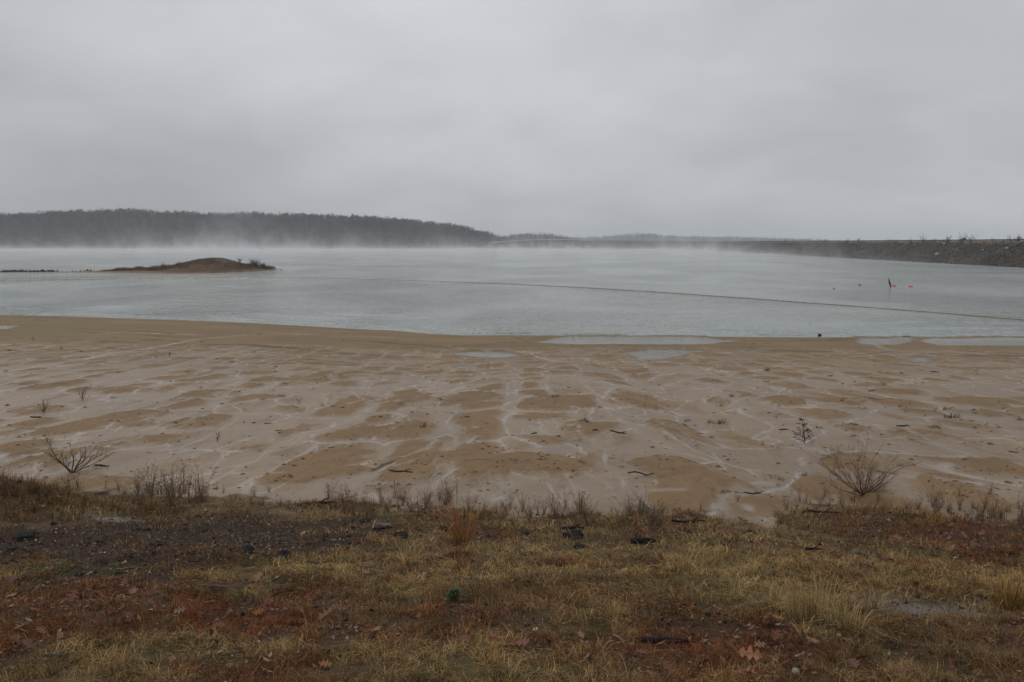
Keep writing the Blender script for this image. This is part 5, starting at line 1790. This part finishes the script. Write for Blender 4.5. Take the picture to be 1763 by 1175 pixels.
sproto = [stick_mesh('driftwood_stick', 1.0, 0.055, 950 + i, (0.038, 0.030, 0.025), fork=i % 2 == 0) for i in range(4)]
for k_, (px, py, lp) in enumerate(STK):
    o = sproto[k_] if k_ < 4 else sproto[k_ % 4].copy()
    if k_ >= 4:
        COL.objects.link(o)
    L = lp * on_ground(px, py)[1] / F
    o.scale = (L, L, L)
    place(o, px, py, 0.0, rg_.gauss(0, 0.35))
    tag(o, 'short dark driftwood stick lying on the open sand flat', 'stick', 'driftwood sticks on the sand flat')
for px, py, lp, rz, lab, sd in [(690, 820, 46, -0.25, 'long thin branch lying on the sand behind the wispy weed fringe', 3), (1065, 747, 34, -0.5, 'bent dark branch with a knob lying on the central sand mound', 8), (1108, 822, 56, -0.5, 'long dark root along the cut edge of the round sand mound', 5), (1290, 852, 52, 0.1, 'curved dark branch over the bend of the little stream', 6)]:
    s = on_ground(px, py)[1] / F
    o = stick_mesh('driftwood_branch', lp * s, 1.5 * s, sd, (0.042, 0.032, 0.026), bend=0.12)
    place(o, px, py, 0.0, rz)
    tag(o, lab, 'branch')

# charred logs, sticks and stones on the bank
BLK = (0.016, 0.015, 0.015)
for px, py, lp, rp, rz, lab, sd, col in [
        (545, 874, 66, 3.0, 0.25, 'dark forked branch lying on the sandy lip of the bank at left', 11, (0.035, 0.028, 0.024)), (1110, 938, 50, 6, -0.12, 'black charred log lying in the grass right of the charred block with the leaning stick', 12, BLK), (1145, 1101, 86, 6.5, 0.0, 'longest black log, half sunk in the grass at lower centre right', 13, BLK),
        (370, 1017, 60, 2.6, -0.1, 'pale grey stick lying across the brown weeds at lower left', 14, (0.10, 0.085, 0.072)), (548, 976, 48, 2.6, -0.35, 'thin dark stick at the right end of the charred patch', 15, (0.040, 0.033, 0.028)), (985, 912, 44, 3, 0.1, 'black charred stick behind the charred block', 16, BLK), (1640, 1078, 34, 1.9, -0.7, 'thin bent grey twig on the bare mud at right', 17, (0.16, 0.13, 0.11)),
        (95, 1127, 44, 3.6, 0.15, 'mouldy brown stick in the rusty weeds at the lower left corner', 18, (0.06, 0.05, 0.033)), (660, 915, 34, 2.6, 0.3, 'dark stick at the top right of the charred patch', 19, BLK), (1400, 950, 30, 2.5, 0.1, 'small black stick in the grass below the big bare shrub', 20, BLK), (230, 985, 60, 2.0, 0.2, 'grey brittle twig at the lower rim of the charred patch', 21, (0.11, 0.09, 0.07)),
        (1490, 957, 40, 3.0, -0.5, 'grey stick in the grass left of the dark grey stone', 22, (0.10, 0.095, 0.09)), (1185, 905, 60, 2.2, 0.05, 'dark twig along the bank edge below the low russet weeds', 23, BLK), (1415, 888, 70, 2.0, -0.05, 'dark twig in the brown weeds under the big bare shrub', 24, BLK)]:
    s = on_ground(px, py)[1] / F
    o = stick_mesh('charred_log' if rp > 5 else 'dead_stick', lp * s, rp * s, sd, col, 8, 0.07, rp < 5)
    place(o, px, py, -0.012, rz)
    tag(o, lab, 'log' if rp > 5 else 'stick')
for px, py, w, h, lab, sd, col in [
        (764, 917, 13, 11, 'black charred stump half hidden by the orange grass clump', 1, BLK), (985, 926, 24, 12, 'black charred block with a pale leaning stick in the bank grass', 2, BLK), (903, 924, 9, 8, 'small dark brown clod left of the charred block', 3, (0.045, 0.034, 0.028)), (422, 956, 24, 10, 'broad charcoal lump at the lower edge of the charred patch', 4, BLK),
        (487, 958, 13, 8, 'small charcoal lump right of the broad one on the charred patch', 5, BLK), (375, 965, 12, 7, 'low charcoal lump left of the broad one on the charred patch', 6, BLK), (40, 929, 24, 11, 'mossy black charcoal lump at the left edge of the charred patch', 7, (0.018, 0.020, 0.016)), (1478, 1060, 14, 12, 'black charcoal lump behind the ragged straw tuft', 8, (0.013, 0.014, 0.013)),
        (1679, 941, 11, 6, 'dark grey flat stone in the rusty grass at right', 9, (0.085, 0.082, 0.078)), (922, 1081, 5, 4, 'small white stone in the brown grass at lower centre', 10, (0.62, 0.58, 0.50)), (842, 1092, 15, 7, 'dull pink stone or clod at lower centre left of the white stone', 11, (0.19, 0.095, 0.07)), (270, 936, 16, 10, 'dark earthy clod in the middle of the charred patch', 12, (0.05, 0.038, 0.03)),
        (1080, 1132, 14, 9, 'dark lump below the longest black log', 13, (0.03, 0.027, 0.024)), (1262, 1104, 9, 5, 'grey pebble in the rusty leaves at lower right', 14, (0.16, 0.145, 0.13)), (1060, 1118, 9, 5, 'grey chip beside the small spiky ochre tuft', 15, (0.14, 0.12, 0.10)), (1000, 942, 18, 7, 'flat black char slab in front of the charred block', 16, BLK), (690, 925, 18, 9, 'char lump beside the pale straw tuft', 17, BLK),
        (630, 902, 16, 5, 'thin black char slab at the upper right of the charred patch', 18, BLK), (1240, 948, 18, 6, 'charred scrap in the straw grass below the little stream', 19, BLK), (1370, 1155, 10, 7, 'pale crumpled scrap beside the large oak leaf at lower right', 20, (0.30, 0.25, 0.20)), (1180, 922, 16, 5, 'thin char slab at the bank edge right of the charred log', 21, BLK)]:
    s = on_ground(px, py)[1] / F
    o = boulder_mesh('stone' if 'stone' in lab or 'pebble' in lab else 'charred_lump' if col[0] < 0.03 else 'clod', 300 + sd, (0.82 * w * s, 0.66 * w * s, 0.82 * h * s), col, M_STONE if col[0] > 0.05 else M_WOOD, sub=3)
    place(o, px, py, -0.25 * h * s, sd * 1.3)
    tag(o, lab, 'stone' if 'stone' in lab or 'pebble' in lab else 'charred wood' if col[0] < 0.03 else 'clod')
s = on_ground(993, 928)[1] / F
m = MB()
m.tube([(7 * s, 0, 0), (0, 0.02, 13 * s), (-7 * s, 0.05, 26 * s)], [1.1 * s, 1.0 * s, 0.7 * s], 5, (0.17, 0.135, 0.09))
o = m.build('leaning_stick', M_WOOD)
place(o, 984, 935)
tag(o, 'pale stick leaning against the charred block in the bank grass', 'stick')

# fallen oak leaves: a lobed curled blade on a short stalk
def oak_leaf(name, L, seed, col):
    rg_ = random.Random(seed)
    N = 26
    t = np.linspace(0, 1, N)
    env = np.sin(np.clip(t * 1.05, 0, 1) * math.pi) ** 0.75 * 0.34
    lob = 0.60 + 0.40 * np.cos(t * math.pi * 2 * 3.6 + rg_.uniform(0, 6))
    w = env * lob + 0.012
    k1, k2, k3 = rg_.uniform(-0.6, 1.1), rg_.uniform(0.2, 1.4), rg_.uniform(-.8, .8)
    V, Cc = [], []
    for i in range(N):
        for j in (-1, -.5, 0, .5, 1):
            x = (t[i] - 0.5) + abs(j) * 0.05
            y = j * w[i]
            z = 0.04 + k1 * 0.28 * (t[i] - 0.5) ** 2 + k2 * 0.9 * y * y + k3 * 0.25 * y * (t[i] - 0.5) + 0.012 * math.sin(13 * t[i] + 5 * j)
            V.append((x, y, z))
            Cc.append(np.array(col) * (0.8 if j == 0 else 1.0) * rg_.uniform(0.85, 1.15))
    q = grid_faces(N, 5)
    V = np.array(V) * L
    m = MB()
    m.add(V, q, (), np.array(Cc))
    m.tube([V[2], V[2] + np.array((-0.12, 0.02, 0.01)) * L, V[2] + np.array((-0.22, 0.03, -0.02)) * L], [0.010 * L, 0.009 * L, 0.008 * L], 4, np.array(col) * 0.6)
    return m.build(name, M_LEAF, smooth=True)


LC = [(0.185, 0.080, 0.050), (0.145, 0.055, 0.036), (0.235, 0.115, 0.060), (0.115, 0.048, 0.034), (0.21, 0.13, 0.085), (0.165, 0.060, 0.040), (0.255, 0.105, 0.035)]
lproto = [oak_leaf('oak_leaf', 1.0, 60 + i, LC[i % 7]) for i in range(10)]
LEAVES = [(222, 873), (241, 869), (235, 876), (20, 1010), (155, 1000), (190, 1006), (145, 1018), (230, 1030), (262, 1034), (365, 1006), (445, 1002), (540, 1005), (445, 1062), (583, 1054), (560, 1074), (612, 1060), (945, 980), (630, 990), (650, 998), (640, 984), (1118, 890), (1168, 896), (1085, 894), (1095, 890), (1172, 893),
          (1228, 922), (1245, 918), (1262, 921), (1280, 926), (1290, 921), (1420, 936), (1478, 922), (1482, 916), (1545, 936), (1556, 946), (1605, 931), (1628, 925), (1660, 928), (1690, 925), (1535, 966), (1522, 962), (1592, 976), (1622, 980), (1600, 972), (1702, 992), (1740, 965), (1302, 1112), (1308, 1120), (1250, 1103), (1232, 1128),
          (1262, 1098), (1368, 1149), (1482, 1147), (1470, 1153), (1448, 1122), (1210, 1150), (1184, 1146), (1336, 1110), (1600, 1140), (1700, 1116), (350, 1150), (380, 1082), (28, 1105), (50, 1116), (72, 1092), (560, 1146), (800, 1110), (1105, 1127), (1001, 1096), (460, 1040), (20, 1030), (40, 1085), (1340, 1080), (1276, 905),
          (1500, 908), (770, 882), (762, 888), (785, 940), (800, 938), (1310, 945), (1440, 960), (1570, 990), (95, 860), (75, 878), (60, 885), (690, 890), (1208, 890), (310, 1062), (215, 1015), (125, 1040), (510, 1090), (650, 1098), (900, 1112), (1150, 1150), (1400, 1122), (1530, 1120), (1560, 1160), (1290, 1160), (60, 1060), (310, 1105), (1640, 955), (1675, 970)]
lr = random.Random(77)
for k_, (px, py) in enumerate(LEAVES):
    o = lproto[k_] if k_ < 10 else lproto[lr.randrange(10)].copy()
    if k_ >= 10:
        COL.objects.link(o)
    L = lr.uniform(0.085, 0.15)
    o.scale = (L, L, L)
    p = on_ground(px, py)
    o.location = (p[0], p[1], gz(p[0], p[1]) + 0.032 + lr.uniform(0, 0.025))
    o.rotation_euler = (lr.gauss(0.15, 0.45), lr.gauss(0, 0.4), lr.uniform(0, 6.28))
    tag(o, 'fallen russet oak leaf lying curled in the bank grass', 'leaf', 'fallen oak leaves on the bank')
o = oak_leaf('oak_leaf', 0.17, 204, (0.26, 0.115, 0.055))
p = on_ground(1290, 1141)
o.location = (p[0], p[1], gz(p[0], p[1]) + 0.06)
o.rotation_euler = (0.5, 0.1, -0.3)
tag(o, 'largest orange brown oak leaf, lying open in the lower right foreground', 'leaf')

# ------------------------------------------------------------------ steam over the lake, and the damp air
def volume_box(name, lo, hi, kind='stuff'):
    m = MB()
    m.box([(a + b) / 2 for a, b in zip(lo, hi)], [b - a for a, b in zip(lo, hi)])
    mat = bpy.data.materials.new(name)
    mat.use_nodes = True
    nt = mat.node_tree
    for n in list(nt.nodes):
        nt.nodes.remove(n)
    out = nd(nt, 'ShaderNodeOutputMaterial')
    pv = nd(nt, 'ShaderNodeVolumePrincipled')
    nt.links.new(pv.outputs[0], out.inputs['Volume'])
    o = m.build(name, mat)
    tag(o, kind=kind)
    return mat, nt, pv


mat, nt, pv = volume_box('haze', (-7600, -60, -18), (7600, 7600, 95))
pv.inputs['Color'].default_value = (0.90, 0.93, 0.98, 1)
pv.inputs['Density'].default_value = 0.000145
pv.inputs['Anisotropy'].default_value = 0.0

mat, nt, pv = volume_box('mist', (-1150, 215, 0.12), (256, 1240, 48))
pv.inputs['Color'].default_value = (0.96, 0.97, 0.98, 1)
pos = nd(nt, 'ShaderNodeNewGeometry').outputs['Position']
sp = nd(nt, 'ShaderNodeSeparateXYZ')
nt.links.new(pos, sp.inputs[0])
z = sp.outputs[2]
mp = nd(nt, 'ShaderNodeMapping')
mp.inputs['Scale'].default_value = (1, 0.7, 0.8)
nt.links.new(pos, mp.inputs['Vector'])
n1 = noise(nt, mp.outputs[0], 0.016, 4, 0.6, 0.4)
n2 = noise(nt, mp.outputs[0], 0.045, 3, 0.6, 0.8)
nb = noise(nt, mp.outputs[0], 0.0045, 2, 0.5, 0.0)
# low layer lying on the water
patch = ramp(nt, n1, [(0.36, (0.15,) * 3), (0.62, (1.0,) * 3)])
low = mathn(nt, 'MULTIPLY', mathn(nt, 'EXPONENT', mathn(nt, 'DIVIDE', z, -2.0)), 0.0080)
low = mathn(nt, 'MULTIPLY', low, patch)
# steam wisps drawn up by the wind
wk = mathn(nt, 'MULTIPLY', ramp(nt, n2, [(0.50, (0.0,) * 3), (0.72, (1.0,) * 3)]), mathn(nt, 'MAXIMUM', ramp(nt, nb, [(0.42, (0.08,) * 3), (0.60, (1.0,) * 3)]), mathn(nt, 'MULTIPLY', mathn(nt, 'SUBTRACT', sp.outputs[0], 70.0), 0.0045, clamp=True)))
wisp = mathn(nt, 'MULTIPLY', mathn(nt, 'EXPONENT', mathn(nt, 'DIVIDE', z, -8.0)), 0.028)
wisp = mathn(nt, 'MULTIPLY', wisp, wk)
# one tall plume in front of the wooded hill
pl = at_y(365, 420, 930)
dx = mathn(nt, 'SUBTRACT', sp.outputs[0], mathn(nt, 'ADD', float(pl[0]) - 12.0, mathn(nt, 'MULTIPLY', z, 0.9)))
dy = mathn(nt, 'SUBTRACT', sp.outputs[1], 930.0)
r2 = mathn(nt, 'ADD', mathn(nt, 'POWER', mathn(nt, 'DIVIDE', dx, 20.0), 2.0), mathn(nt, 'POWER', mathn(nt, 'DIVIDE', dy, 60.0), 2.0))
plume = mathn(nt, 'MULTIPLY', mathn(nt, 'EXPONENT', mathn(nt, 'MULTIPLY', r2, -1.0)), mathn(nt, 'MULTIPLY', mathn(nt, 'EXPONENT', mathn(nt, 'DIVIDE', z, -22.0)), 0.016))
plume = mathn(nt, 'MULTIPLY', plume, ramp(nt, n2, [(0.42, (0.0,) * 3), (0.68, (1.0,) * 3)]))
# thins out towards the near water
far_ = nd(nt, 'ShaderNodeMapRange')
far_.inputs['From Min'].default_value = 260
far_.inputs['From Max'].default_value = 900
nt.links.new(sp.outputs[1], far_.inputs['Value'])
tot = mathn(nt, 'MULTIPLY', mathn(nt, 'ADD', mathn(nt, 'ADD', low, wisp), plume), far_.outputs[0])
nt.links.new(tot, pv.inputs['Density'])
mat.cycles.volume_step_rate = 0.12
